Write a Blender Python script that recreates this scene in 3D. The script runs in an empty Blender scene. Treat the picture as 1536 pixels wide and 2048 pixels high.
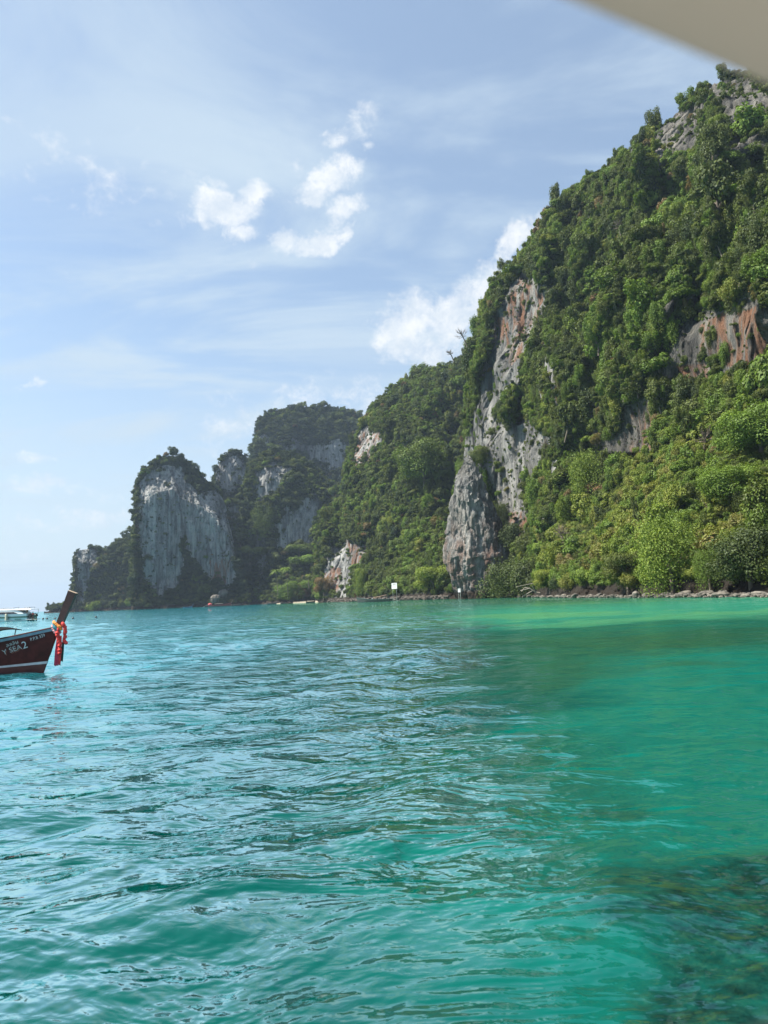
import bpy, bmesh, math, random
import numpy as np
from mathutils import Vector, Matrix, Euler
from mathutils.bvhtree import BVHTree

random.seed(7)
rng = np.random.default_rng(11)
S = bpy.context.scene
C = S.collection

# ------------------------------------------------------------------ camera
FPX = 1365.3
CAMH = 2.2
ROLL = math.radians(2.4)
PITCH = math.atan(169.75 / FPX)
_f = np.array([0, math.cos(PITCH), math.sin(PITCH)])
_u0 = np.array([0, -math.sin(PITCH), math.cos(PITCH)])
_r0 = np.array([1., 0, 0])
_r = math.cos(ROLL) * _r0 - math.sin(ROLL) * _u0
_u = math.sin(ROLL) * _r0 + math.cos(ROLL) * _u0
EYE = np.array([0, 0, CAMH])
cam = bpy.data.cameras.new('camera')
cam.sensor_fit = 'VERTICAL'
cam.sensor_height = 36.0
cam.sensor_width = 27.0
cam.lens = 24.0
cam.clip_start = 0.02
cam.clip_end = 30000
cam.dof.use_dof = True
cam.dof.focus_distance = 40.0
cam.dof.aperture_fstop = 3.2
cam_o = bpy.data.objects.new('camera', cam)
C.objects.link(cam_o)
cam_o.matrix_world = Matrix(((_r[0], _u[0], -_f[0], EYE[0]), (_r[1], _u[1], -_f[1], EYE[1]),
                             (_r[2], _u[2], -_f[2], EYE[2]), (0, 0, 0, 1)))
S.camera = cam_o

# ------------------------------------------------------------------ light, exposure
SUN_AZ = math.radians(-92)      # from +Y (view direction) towards -X (left)
SUN_EL = math.radians(54)
SUN_DIR = np.array([math.sin(SUN_AZ) * math.cos(SUN_EL), math.cos(SUN_AZ) * math.cos(SUN_EL), math.sin(SUN_EL)])
sun = bpy.data.lights.new('sun', 'SUN')
sun.energy = 5.0
sun.angle = math.radians(0.5)
sun.color = (1.0, 0.93, 0.80)
sun_o = bpy.data.objects.new('sun', sun)
C.objects.link(sun_o)
sun_o.rotation_euler = Vector(-SUN_DIR).to_track_quat('-Z', 'Y').to_euler()
S.view_settings.view_transform = 'Standard'
S.view_settings.look = 'None'
S.view_settings.gamma = 1
S.view_settings.exposure = 1.4
S.view_settings.use_curve_mapping = False
S.render.engine = 'CYCLES'
S.cycles.use_denoising = True
S.cycles.max_bounces = 6
S.cycles.diffuse_bounces = 2
S.cycles.glossy_bounces = 2
S.cycles.transmission_bounces = 2
S.cycles.volume_bounces = 0
S.cycles.transparent_max_bounces = 6
S.cycles.caustics_reflective = False
S.cycles.caustics_refractive = False


def ray(px, py):
    d = _f + (px - 768) / FPX * _r - (py - 1024) / FPX * _u
    return d / np.linalg.norm(d)


def azel(px, py):
    d = ray(px, py)
    return math.atan2(d[0], d[1]), math.asin(d[2])


def at(px, py, D):
    """world point on the ray through a photo pixel at horizontal distance D"""
    d = ray(px, py)
    return EYE + d * (D / math.hypot(d[0], d[1]))


def on_water(px, py):
    d = ray(px, py)
    return EYE + d * (-CAMH / d[2])


def project(P):
    q = P - EYE
    z = np.maximum(q @ _f, 0.1)
    return 768 + FPX * (q @ _r) / z, 1024 - FPX * (q @ _u) / z


# ------------------------------------------------------------------ node helpers
def mat(name):
    m = bpy.data.materials.new(name)
    m.use_nodes = True
    m.node_tree.nodes.clear()
    return m, m.node_tree.nodes, m.node_tree.links


class NT:
    def __init__(s, tree):
        s.t = tree; s.N = tree.nodes; s.L = tree.links

    def n(s, typ, **kw):
        nd = s.N.new(typ)
        for k, v in kw.items():
            setattr(nd, k, v)
        return nd

    def put(s, sock, v):
        if v is None:
            return
        if hasattr(v, 'is_output'):
            s.L.new(v, sock)
        else:
            sock.default_value = v

    def math(s, op, a, b=None, c=None, clamp=False):
        nd = s.n('ShaderNodeMath', operation=op, use_clamp=clamp)
        s.put(nd.inputs[0], a); s.put(nd.inputs[1], b); s.put(nd.inputs[2], c)
        return nd.outputs[0]

    def noise(s, vec, scale, detail=4, rough=.5, dist=0.0):
        nd = s.n('ShaderNodeTexNoise')
        s.put(nd.inputs['Vector'], vec)
        nd.inputs['Scale'].default_value = scale
        nd.inputs['Detail'].default_value = detail
        nd.inputs['Roughness'].default_value = rough
        nd.inputs['Distortion'].default_value = dist
        return nd.outputs['Fac']

    def mapping(s, vec, scale=(1, 1, 1), loc=(0, 0, 0), rot=(0, 0, 0), typ='POINT'):
        nd = s.n('ShaderNodeMapping', vector_type=typ)
        s.put(nd.inputs['Vector'], vec)
        nd.inputs['Location'].default_value = loc
        nd.inputs['Rotation'].default_value = rot
        nd.inputs['Scale'].default_value = scale
        return nd.outputs[0]

    def ramp(s, fac, stops, interp='LINEAR'):
        nd = s.n('ShaderNodeValToRGB')
        s.put(nd.inputs[0], fac)
        cr = nd.color_ramp
        cr.interpolation = interp
        while len(cr.elements) < len(stops):
            cr.elements.new(0.5)
        for e, (p, c) in zip(cr.elements, stops):
            e.position = p
            e.color = (c, c, c, 1) if not hasattr(c, '__len__') else (*c, 1)
        return nd.outputs[0]

    def mixc(s, fac, a, b, blend='MIX'):
        nd = s.n('ShaderNodeMix', data_type='RGBA', blend_type=blend)
        s.put(nd.inputs['Factor'], fac)
        s.put(nd.inputs[6], a if hasattr(a, 'is_output') else (*a, 1))
        s.put(nd.inputs[7], b if hasattr(b, 'is_output') else (*b, 1))
        return nd.outputs[2]

    def smooth(s, x, a, b):
        nd = s.n('ShaderNodeMapRange', interpolation_type='SMOOTHSTEP')
        s.put(nd.inputs[0], x)
        nd.inputs[1].default_value = a; nd.inputs[2].default_value = b
        return nd.outputs[0]

    def attr(s, name, typ='GEOMETRY'):
        return s.n('ShaderNodeAttribute', attribute_name=name, attribute_type=typ)


def simple_mat(name, col, rough=.5, metal=0.0, var=.25, vscale=6.0, bump=0.0, spec=.5):
    m, N, L = mat(name)
    t = NT(m.node_tree)
    tc = t.n('ShaderNodeTexCoord').outputs['Object']
    nz = t.noise(tc, vscale, 5, .6)
    c = t.mixc(t.smooth(nz, .3, .75), tuple(x * (1 - var) for x in col), tuple(min(1, x * (1 + var)) for x in col))
    p = t.n('ShaderNodeBsdfPrincipled')
    t.put(p.inputs['Base Color'], c)
    p.inputs['Roughness'].default_value = rough
    p.inputs['Metallic'].default_value = metal
    p.inputs['Specular IOR Level'].default_value = spec
    if bump:
        b = t.n('ShaderNodeBump')
        b.inputs['Strength'].default_value = bump
        b.inputs['Distance'].default_value = .02
        t.put(b.inputs['Height'], t.noise(tc, vscale * 5, 5, .6))
        t.put(p.inputs['Normal'], b.outputs[0])
    o = t.n('ShaderNodeOutputMaterial')
    t.put(o.inputs[0], p.outputs[0])
    return m


# ------------------------------------------------------------------ numpy noise
def _hash(ix, iy, iz, seed):
    h = (ix.astype(np.uint32) * np.uint32(374761393) + iy.astype(np.uint32) * np.uint32(668265263)
         + iz.astype(np.uint32) * np.uint32(2147483647) + np.uint32(seed * 1013 + 77))
    h = (h ^ (h >> np.uint32(13))) * np.uint32(1274126177)
    h = (h ^ (h >> np.uint32(16))) * np.uint32(2246822519)
    return ((h ^ (h >> np.uint32(15))).astype(np.float64) / 4294967295.0) * 2 - 1


def vnoise(P, seed=0):
    P = np.asarray(P, float)
    i = np.floor(P).astype(np.int64)
    f = P - i
    f = f * f * f * (f * (f * 6 - 15) + 10)
    out = 0
    for dx in (0, 1):
        wx = f[:, 0] if dx else 1 - f[:, 0]
        for dy in (0, 1):
            wy = f[:, 1] if dy else 1 - f[:, 1]
            for dz in (0, 1):
                wz = f[:, 2] if dz else 1 - f[:, 2]
                out = out + wx * wy * wz * _hash(i[:, 0] + dx, i[:, 1] + dy, i[:, 2] + dz, seed)
    return out


def fbm(P, octv=4, seed=0, gain=.5):
    a, s, o = 1.0, 0.0, 0
    P = np.array(P, float)
    for k in range(octv):
        o = o + a * vnoise(P + 17.3 * k, seed + k)
        s += a
        a *= gain
        P = P * 2.03
    return o / s


def inpoly(x, y, poly):
    ins = np.zeros(len(x), bool)
    n = len(poly)
    j = n - 1
    for i in range(n):
        xi, yi = poly[i]; xj, yj = poly[j]
        if yi != yj:
            c = ((yi > y) != (yj > y)) & (x < (xj - xi) * (y - yi) / (yj - yi) + xi)
            ins ^= c
        j = i
    return ins


# ------------------------------------------------------------------ object helpers
def tag(o, label=None, cat=None, group=None, kind=None):
    if label: o['label'] = label
    if cat: o['category'] = cat
    if group: o['group'] = group
    if kind: o['kind'] = kind
    return o


def mesh_obj(name, V, Fc, material=None, parent=None, smooth=False):
    me = bpy.data.meshes.new(name)
    me.from_pydata([tuple(v) for v in V], [], [tuple(f) for f in Fc])
    if material:
        me.materials.append(material)
    if smooth:
        me.polygons.foreach_set('use_smooth', np.ones(len(me.polygons), bool))
    o = bpy.data.objects.new(name, me)
    C.objects.link(o)
    if parent:
        o.parent = parent
    return o


def np_mesh(name, V, quads, smooth=False):
    V = np.asarray(V, np.float32); quads = np.asarray(quads, np.int32)
    me = bpy.data.meshes.new(name)
    me.vertices.add(len(V))
    me.vertices.foreach_set('co', V.ravel())
    k = quads.shape[1]
    me.loops.add(quads.size)
    me.loops.foreach_set('vertex_index', quads.ravel())
    me.polygons.add(len(quads))
    me.polygons.foreach_set('loop_start', np.arange(len(quads), dtype=np.int32) * k)
    if smooth:
        me.polygons.foreach_set('use_smooth', np.ones(len(quads), bool))
    me.update(calc_edges=True)
    return me


def fattr(me, name, vals, dom='POINT'):
    a = me.attributes.new(name, 'FLOAT', dom)
    a.data.foreach_set('value', np.asarray(vals, np.float32))


def cattr(me, name, vals):
    a = me.attributes.new(name, 'FLOAT_COLOR', 'POINT')
    v = np.ones((len(vals), 4), np.float32); v[:, :3] = vals
    a.data.foreach_set('color', v.ravel())


def empty(name, loc, rz=0.0):
    o = bpy.data.objects.new(name, None)
    C.objects.link(o)
    o.empty_display_size = .3
    o.location = loc
    o.rotation_euler = (0, 0, rz)
    return o


class MB:
    """collects shapes, then becomes ONE mesh object"""
    def __init__(s):
        s.V = []; s.F = []

    def add(s, V, Fc):
        b = len(s.V)
        s.V += [tuple(v) for v in V]
        s.F += [tuple(i + b for i in f) for f in Fc]
        return s

    def box(s, c, d, rot=None, taper=1.0):
        x, y, z = d[0] / 2, d[1] / 2, d[2] / 2
        V = [Vector((sx * x * (taper if sz > 0 else 1), sy * y * (taper if sz > 0 else 1), sz * z))
             for sz in (-1, 1) for sx, sy in ((-1, -1), (1, -1), (1, 1), (-1, 1))]
        if rot is not None:
            V = [rot @ v for v in V]
        V = [v + Vector(c) for v in V]
        return s.add(V, [(3, 2, 1, 0), (4, 5, 6, 7), (0, 1, 5, 4), (1, 2, 6, 5), (2, 3, 7, 6), (3, 0, 4, 7)])

    def tube(s, pts, rad, n=8, cap=True):
        pts = [Vector(p) for p in pts]
        if not hasattr(rad, '__len__'):
            rad = [rad] * len(pts)
        V = []; Fc = []
        for i, p in enumerate(pts):
            a = pts[min(i + 1, len(pts) - 1)] - pts[max(i - 1, 0)]
            if a.length < 1e-9: a = Vector((0, 0, 1))
            q = a.to_track_quat('Z', 'Y')
            for k in range(n):
                t = 2 * math.pi * k / n
                V.append(p + q @ Vector((math.cos(t) * rad[i], math.sin(t) * rad[i], 0)))
        for i in range(len(pts) - 1):
            for k in range(n):
                k2 = (k + 1) % n
                Fc.append((i * n + k, i * n + k2, (i + 1) * n + k2, (i + 1) * n + k))
        if cap:
            Fc.append(tuple(reversed(range(n))))
            Fc.append(tuple((len(pts) - 1) * n + k for k in range(n)))
        return s.add(V, Fc)

    def ball(s, c, r, n=8, m=6):
        if not hasattr(r, '__len__'): r = (r, r, r)
        V = [(c[0], c[1], c[2] - r[2])]
        for j in range(1, m):
            ph = math.pi * j / m - math.pi / 2
            for k in range(n):
                t = 2 * math.pi * k / n
                V.append((c[0] + r[0] * math.cos(ph) * math.cos(t), c[1] + r[1] * math.cos(ph) * math.sin(t), c[2] + r[2] * math.sin(ph)))
        V.append((c[0], c[1], c[2] + r[2]))
        Fc = [(0, 1 + (k + 1) % n, 1 + k) for k in range(n)]
        for j in range(m - 2):
            for k in range(n):
                k2 = (k + 1) % n
                Fc.append((1 + j * n + k, 1 + j * n + k2, 1 + (j + 1) * n + k2, 1 + (j + 1) * n + k))
        b = 1 + (m - 2) * n
        Fc += [(b + k, b + (k + 1) % n, len(V) - 1) for k in range(n)]
        return s.add(V, Fc)

    def build(s, name, material, parent=None, smooth=False):
        return mesh_obj(name, s.V, s.F, material, parent, smooth)


# ------------------------------------------------------------------ world: sky with clouds
SKY_STRENGTH = 0.075
w = bpy.data.worlds.new('World')
S.world = w
w.use_nodes = True
w.node_tree.nodes.clear()
t = NT(w.node_tree)
sky = t.n('ShaderNodeTexSky', sky_type='NISHITA')
sky.sun_disc = False
sky.sun_elevation = SUN_EL
sky.sun_rotation = SUN_AZ
sky.air_density = 1.0
sky.dust_density = 0.7
sky.ozone_density = 1.4
gen = t.n('ShaderNodeTexCoord').outputs['Generated']
sep = t.n('ShaderNodeSeparateXYZ')
t.put(sep.inputs[0], gen)
# cirrus veil on a flat layer high above
zc = t.math('MAXIMUM', t.math('ADD', sep.outputs[2], .06), .05)
comb = t.n('ShaderNodeCombineXYZ')
t.put(comb.inputs[0], t.math('DIVIDE', sep.outputs[0], zc))
t.put(comb.inputs[1], t.math('DIVIDE', sep.outputs[1], zc))
plane = comb.outputs[0]
ci1 = t.noise(t.mapping(plane, (.55, 1.05, 1), rot=(0, 0, .75)), 1.25, 9, .58, 1.6)
ci2 = t.noise(t.mapping(plane, (.3, .3, 1), loc=(3.1, 1.7, 0)), 1.0, 3, .5)
veil = t.math('MULTIPLY', t.smooth(ci1, .40, .66), t.smooth(ci2, .28, .60))
veil = t.math('MULTIPLY_ADD', veil, .70, .28)
# cumulus puffs
BLOBS = [  # px, py, half width, half height, tilt(deg, counterclockwise), strength
    (450, 422, 88, 46, 5, 1.0), (512, 392, 48, 34, 35, .85), (478, 466, 48, 26, 10, .85),
    (650, 372, 92, 36, 22, 1.0), (700, 338, 40, 26, -20, .8), (684, 420, 52, 30, 0, 1.0), (665, 440, 40, 26, 30, .8),
    (566, 484, 36, 34, 60, .75), (640, 486, 66, 34, 12, 1.05), (690, 470, 36, 22, 40, .8),
    (672, 285, 46, 22, 25, .42), (712, 255, 60, 30, 35, .45), (728, 222, 30, 18, 0, .3), (596, 335, 24, 20, 40, .3),
    (733, 296, 16, 8, 0, .3), (438, 366, 30, 9, 0, .3),
    (815, 650, 96, 60, 10, .95), (900, 635, 110, 62, 25, .9), (965, 590, 80, 52, 45, .9), (1030, 488, 80, 34, 45, .85), (850, 700, 110, 50, 0, .6),
    (118, 540, 34, 10, -50, .12), (60, 770, 26, 9, 20, .4),
    (90, 978, 150, 22, -3, .4), (190, 1038, 170, 22, 4, .4), (40, 920, 60, 10, 0, .2), (30, 1110, 90, 10, 0, .25),
    (230, 368, 240, 44, -12, .06), (640, 830, 260, 60, 3, .22)]
wn = t.n('ShaderNodeTexNoise'); wn.inputs['Scale'].default_value = 13; wn.inputs['Detail'].default_value = 8; wn.inputs['Roughness'].default_value = .62
t.put(wn.inputs['Vector'], gen)
wv = t.n('ShaderNodeVectorMath', operation='MULTIPLY_ADD')
t.put(wv.inputs[0], wn.outputs['Color']); wv.inputs[1].default_value = (.075, .075, .075); wv.inputs[2].default_value = (-.0375, -.0375, -.0375)
wg = t.n('ShaderNodeVectorMath', operation='ADD'); t.put(wg.inputs[0], gen); t.put(wg.inputs[1], wv.outputs[0])
gen_w = wg.outputs[0]
mx = None
for (bx, by, bw, bh, tilt, st) in BLOBS:
    d = ray(bx, by)
    rr = np.cross(d, [0, 0, 1]); rr /= np.linalg.norm(rr)
    uu = np.cross(rr, d)
    a = math.radians(tilt) + ROLL * 0
    r2 = math.cos(a) * rr + math.sin(a) * uu
    u2 = -math.sin(a) * rr + math.cos(a) * uu
    M = Matrix(((r2[0], u2[0], d[0]), (r2[1], u2[1], d[1]), (r2[2], u2[2], d[2])))
    # make right handed
    if M.determinant() < 0:
        M = Matrix(((r2[0], u2[0], -d[0]), (r2[1], u2[1], -d[1]), (r2[2], u2[2], -d[2])))
    cosd = 1 / (1 + ((bx - 768) ** 2 + (by - 1024) ** 2) / FPX ** 2)
    sc = cosd ** .75 / FPX
    q = t.mapping(gen_w, (bw * sc, bh * sc, .5), tuple(d), M.to_euler(), 'TEXTURE')
    ln = t.n('ShaderNodeVectorMath', operation='LENGTH')
    t.put(ln.inputs[0], q)
    v = t.math('MULTIPLY_ADD', t.math('MULTIPLY', ln.outputs['Value'], ln.outputs['Value']), -st * 1.4, st * 1.4)
    mx = v if mx is None else t.math('MAXIMUM', mx, v)
mx = t.math('MAXIMUM', mx, -.9)
cn = t.noise(t.mapping(gen, (1, 1, 1.5)), 15, 10, .66, .5)
cn2 = t.noise(gen, 46, 8, .66, .4)
nn = t.math('ADD', t.math('MULTIPLY', t.math('SUBTRACT', cn, .5), 2.5), t.math('MULTIPLY', t.math('SUBTRACT', cn2, .5), 2.2))
dens = t.smooth(t.math('ADD', mx, nn), -.02, 1.25)
shade = t.noise(gen, 26, 6, .6)
cloudcol = t.mixc(t.smooth(shade, .35, .65), (4.0, 4.4, 4.85), (5.2, 5.3, 5.4))
skyc = t.mixc(1.0, sky.outputs[0], (.98, 1.02, 1.0), 'MULTIPLY')
hzn = t.math('MULTIPLY', t.smooth(sep.outputs[2], .42, -.02), .85)
c1 = t.mixc(veil, skyc, (3.25, 3.95, 4.6))
c1 = t.mixc(hzn, c1, (3.45, 4.0, 4.4))
c2 = t.mixc(t.math('MULTIPLY', dens, t.math('MULTIPLY_ADD', t.smooth(t.noise(gen_w, 34, 8, .68), .30, .62), .34, .64)), c1, cloudcol)
bg = t.n('ShaderNodeBackground')
t.put(bg.inputs[0], c2)
bg.inputs[1].default_value = SKY_STRENGTH
o = t.n('ShaderNodeOutputWorld')
t.put(o.inputs[0], bg.outputs[0])
w.cycles.sampling_method = 'MANUAL'
w.cycles.sample_map_resolution = 1024

# ------------------------------------------------------------------ materials of the landscape
def rock_terrain_mat(name, bs=1.0, lo=.42, hi=1.5):
    m, N, L = mat(name)
    t = NT(m.node_tree)
    tc = t.n('ShaderNodeTexCoord').outputs['Object']
    sepz = t.n('ShaderNodeSeparateXYZ'); t.put(sepz.inputs[0], tc)
    streak = t.noise(t.mapping(tc, (.55, .55, .035)), 1.0, 7, .62, .3)
    streak2 = t.noise(t.mapping(tc, (.16, .16, .02), loc=(9, 4, 2)), 1.0, 6, .6, .4)
    blot = t.noise(tc, .16, 6, .65)
    fine = t.noise(t.mapping(tc, (1.6, 1.6, .35)), 1.0, 6, .65)
    g = t.math('ADD', t.math('MULTIPLY', streak, .6), t.math('MULTIPLY', blot, .4))
    g = t.math('ADD', t.math('MULTIPLY', g, .75), t.math('MULTIPLY', fine, .25))
    rock = t.ramp(g, [(.32, (.048, .051, .056)), (.43, (.13, .137, .145)), (.52, (.25, .255, .252)), (.62, (.31, .30, .28)), (.76, (.36, .335, .295))])
    broad = t.noise(t.mapping(tc, (.085 * bs, .085 * bs, .011 * bs), loc=(5, 1, 7)), 1.0, 7, .66, .5)
    rock = t.mixc(1.0, rock, t.ramp(broad, [(.36, lo), (.50, 1.0), (.62, hi)]), 'MULTIPLY')
    stain = t.smooth(streak2, .48, .36)
    rock = t.mixc(t.math('MULTIPLY', stain, .62), rock, (.028, .031, .036))
    rock = t.mixc(t.math('MULTIPLY', t.attr('weathered').outputs['Fac'], .8), rock, t.mixc(1.0, rock, (.33, .30, .265), 'MULTIPLY'))
    om = t.noise(t.mapping(tc, (.3, .3, .06), loc=(3, 8, 1)), 1.0, 5, .6, .3)
    oa = t.math('MULTIPLY', t.smooth(om, .42, .62), t.attr('orange').outputs['Fac'])
    rock = t.mixc(t.math('MULTIPLY', oa, .85), rock, (.17, .078, .040))
    soil = t.ramp(t.noise(tc, .9, 6, .7), [(.3, (.010, .016, .007)), (.55, (.022, .035, .012)), (.75, (.045, .055, .022))])
    rm = t.attr('rock').outputs['Fac']
    edge = t.math('ADD', rm, t.math('MULTIPLY', t.math('SUBTRACT', t.noise(tc, .5, 6, .7), .5), .9))
    # moss tufts on the rock
    c = t.mixc(t.smooth(edge, .38, .58), soil, rock)
    footn = t.math('ADD', sepz.outputs[2], t.math('MULTIPLY', t.noise(tc, .8, 4, .6), -2.2))
    c = t.mixc(t.smooth(footn, 2.9, 1.4), c, (.022, .016, .011))  # wet brown earth at the foot, the undercut's dark coloured in with it
    p = t.n('ShaderNodeBsdfPrincipled')
    t.put(p.inputs['Base Color'], c)
    p.inputs['Roughness'].default_value = .9
    p.inputs['Specular IOR Level'].default_value = .25
    b = t.n('ShaderNodeBump')
    b.inputs['Strength'].default_value = 1.0
    b.inputs['Distance'].default_value = 1.8
    t.put(b.inputs['Height'], t.math('ADD', streak, t.math('MULTIPLY', fine, .8)))
    t.put(p.inputs['Normal'], b.outputs[0])
    o = t.n('ShaderNodeOutputMaterial')
    t.put(o.inputs[0], p.outputs[0])
    return m


M_ROCK = rock_terrain_mat('limestone and forest floor')
M_ROCKFAR = rock_terrain_mat('far limestone', .62, .30, 1.4)


def leaf_mat(name):
    m, N, L = mat(name)
    t = NT(m.node_tree)
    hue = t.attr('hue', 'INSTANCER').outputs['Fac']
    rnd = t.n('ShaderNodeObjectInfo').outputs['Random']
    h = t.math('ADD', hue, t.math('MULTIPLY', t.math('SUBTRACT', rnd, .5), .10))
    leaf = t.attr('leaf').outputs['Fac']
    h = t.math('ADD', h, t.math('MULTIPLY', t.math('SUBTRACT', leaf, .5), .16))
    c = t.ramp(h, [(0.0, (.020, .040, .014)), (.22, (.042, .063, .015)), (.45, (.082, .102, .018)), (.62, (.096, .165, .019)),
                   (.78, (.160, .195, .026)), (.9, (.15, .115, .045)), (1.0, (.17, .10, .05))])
    tone = t.math('ADD', .62, t.math('MULTIPLY', leaf, .76))
    cc = t.n('ShaderNodeVectorMath', operation='SCALE')
    t.put(cc.inputs[0], c); t.put(cc.inputs['Scale'], tone)
    d = t.n('ShaderNodeBsdfDiffuse'); t.put(d.inputs[0], cc.outputs[0])
    tr = t.n('ShaderNodeBsdfTranslucent')
    t.put(tr.inputs[0], t.mixc(1.0, cc.outputs[0], (1.25, 1.3, .55), 'MULTIPLY'))
    mx = t.n('ShaderNodeMixShader'); mx.inputs[0].default_value = .22
    t.put(mx.inputs[1], d.outputs[0]); t.put(mx.inputs[2], tr.outputs[0])
    gl = t.n('ShaderNodeBsdfGlossy'); gl.inputs['Roughness'].default_value = .6
    gl.inputs[0].default_value = (.8, .85, .9, 1)
    m2 = t.n('ShaderNodeMixShader'); m2.inputs[0].default_value = .02
    t.put(m2.inputs[1], mx.outputs[0]); t.put(m2.inputs[2], gl.outputs[0])
    o = t.n('ShaderNodeOutputMaterial')
    t.put(o.inputs[0], m2.outputs[0])
    return m


M_LEAF = leaf_mat('tropical foliage')
M_BARK = simple_mat('grey brown bark', (.14, .115, .09), .9, var=.35, vscale=3, bump=.4)
M_BARE = simple_mat('bleached dry wood', (.30, .27, .23), .9, var=.3, vscale=4, bump=.3)


# ------------------------------------------------------------------ massifs
MASS = []


def massif(name, ridge, base, ncol, nrow, prof, amp, rock=(), orange=(), cave=(), sparse=(), weathered=(), treeH=3.0, back=60., jit=12., seed=1, fl=1.0, bare=0.0):
    """a hill: its foot runs along `base` (pixel x on the shore, distance), its crest along `ridge`
    (pixel x, pixel y, distance); between them the slope follows `prof` and is broken up by noise"""
    A = np.array([(*azel(px, py), D) for px, py, D in ridge])
    az = np.maximum.accumulate(A[:, 0] + np.arange(len(A)) * 1e-5)
    el = A[:, 1]
    seg = np.hypot(np.diff(az), np.diff(el) * .6)
    s = np.concatenate([[0], np.cumsum(seg)])
    u = np.linspace(0, s[-1], ncol)
    az_c = np.interp(u, s, az); el_c = np.interp(u, s, el); D1 = np.interp(u, s, A[:, 2])
    baz = np.array([azel(px, 1205 - .042 * (px - 500))[0] for px, D in base]); bD = np.array([D for _, D in base])
    D0 = np.interp(az_c, baz, bD)
    H = np.maximum(CAMH + D1 * np.tan(el_c) - treeH, 2.0)
    D1 = np.maximum(D1, D0 + 6)
    tt = np.linspace(0, 1, nrow)
    nb = 14
    rows = np.concatenate([tt, 1 + np.linspace(0, 1, nb + 1)[1:]])
    pt = np.array([p[0] for p in prof]); pg = np.array([p[1] for p in prof])
    T, AZ = np.meshgrid(rows, az_c, indexing='ij')
    cols = lambda a: np.broadcast_to(a, T.shape)
    vary = vnoise(np.stack([u * 60 / max(s[-1], .01) * .4, u * 0 + seed, u * 0], 1), seed) * .05
    Tw = np.clip(np.minimum(T, 1) + cols(vary) * np.sin(np.pi * np.minimum(T, 1)), 0, 1)
    G = np.interp(Tw, pt, pg)
    D = cols(D0) + (cols(D1) - cols(D0)) * G
    Z = cols(H) * np.minimum(T, 1) - 1.5 * (T < 1e-6)
    bk = np.maximum(T - 1, 0)
    D = D + bk * back
    Z = Z - cols(H) * bk ** 1.6 - 1.6 * (bk > .99)
    P = np.stack([np.sin(AZ) * D, np.cos(AZ) * D, Z], -1).reshape(-1, 3)
    dirs = np.stack([-np.sin(AZ), -np.cos(AZ), 0 * AZ], -1).reshape(-1, 3)
    side = np.stack([np.cos(AZ), -np.sin(AZ), 0 * AZ], -1).reshape(-1, 3)
    wt = (np.clip(T * 5, 0, 1) * np.clip((1.02 - np.minimum(T, 1)) * 6, .25, 1) * (1 - bk * .7)).ravel()
    wid = np.clip((cols(D1) - cols(D0)) / 30., .25, 1).ravel()
    rib = 1.25 * fbm(P * np.array([1, 1, .35]) / 30., 3, seed + 3)
    med = fbm(P * np.array([1, 1, .6]) / 9., 3, seed + 9)
    qx, qy = project(P)
    bare0 = np.zeros(len(P))
    for poly in list(rock) + list(sparse): bare0[inpoly(qx, qy, poly)] = 1
    P = P + dirs * ((rib * amp * (1 - .5 * bare0) + med * amp * .62 * (1 - .8 * bare0)) * wt * wid)[:, None]
    P = P + side * (fbm(P / 20., 2, seed + 21) * amp * .3 * wt * wid)[:, None]
    P[:, 2] += vnoise(P / 12., seed + 5) * 1.6 * wt
    # where bare rock shows
    px, py = project(P)
    jx = px + fbm(P / np.array([9, 9, 14.]), 4, seed + 31) * jit * 1.8
    jy = py + fbm(P / np.array([9, 9, 14.]) + 50, 4, seed + 41) * jit * 1.8
    R = np.zeros(len(P)); O = np.zeros(len(P))
    front = (T <= 1.0).ravel()
    for poly in rock:
        R[inpoly(jx, jy, poly) & front] = 1
    for poly in sparse:
        R[inpoly(jx, jy, poly) & front & (fbm(P * np.array([1, 1, .5]) / 7., 4, seed + 81) > .02)] = 1
    K = np.zeros(len(P))
    for poly in weathered:
        K[inpoly(jx, jy, poly) & front] = 1 if poly[0][0] > 1100 else .5
    for poly in orange:
        O[inpoly(jx, jy, poly) & front] = 1
    for poly, dep in cave:
        q = inpoly(px + fbm(P / 5., 3, 5) * 8, py + fbm(P / 3., 3, 6) * 6, poly) & front
        P[q] -= dirs[q] * dep
        R[q] = 1
    R[(P[:, 2] < 2.2 + 1.5 * vnoise(P / 4., 3)) & front] = 1
    # vertical flutes on bare rock
    flute = fbm(P * np.array([1, 1, .12]) / 3.2, 3, seed + 51)
    slab = np.round(fbm(P * np.array([1, 1, .35]) / 8., 2, seed + 61) * 3) / 3
    rid = 1 - np.abs(fbm(P * np.array([1, 1, .10]) / 2.4, 3, seed + 71)) * 2.6
    crack = np.minimum(np.abs(fbm(P * np.array([1, 1, .30]) / 11., 3, seed + 91)) * 9, 1) - 1
    P = P + dirs * (R * (flute * 1.0 + slab * 1.3 + rid * .7 + crack * 1.6 - 1.2) * fl)[:, None]
    nr = len(rows)
    idx = np.arange(nr * ncol).reshape(nr, ncol)
    q = np.stack([idx[:-1, :-1], idx[:-1, 1:], idx[1:, 1:], idx[1:, :-1]], -1).reshape(-1, 4)
    me = np_mesh(name, P, q, smooth=False)
    fattr(me, 'rock', R); fattr(me, 'orange', O); fattr(me, 'weathered', K)
    me.materials.append(M_ROCKFAR if A[:, 2].mean() > 600 else M_ROCK)
    o = bpy.data.objects.new(name, me)
    C.objects.link(o)
    tag(o, kind='structure')
    d = dict(obj=o, P=P, q=q[: (nr - nb + 1) * (ncol - 1)], R=R, name=name)
    MASS.append(d)
    return d


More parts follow.
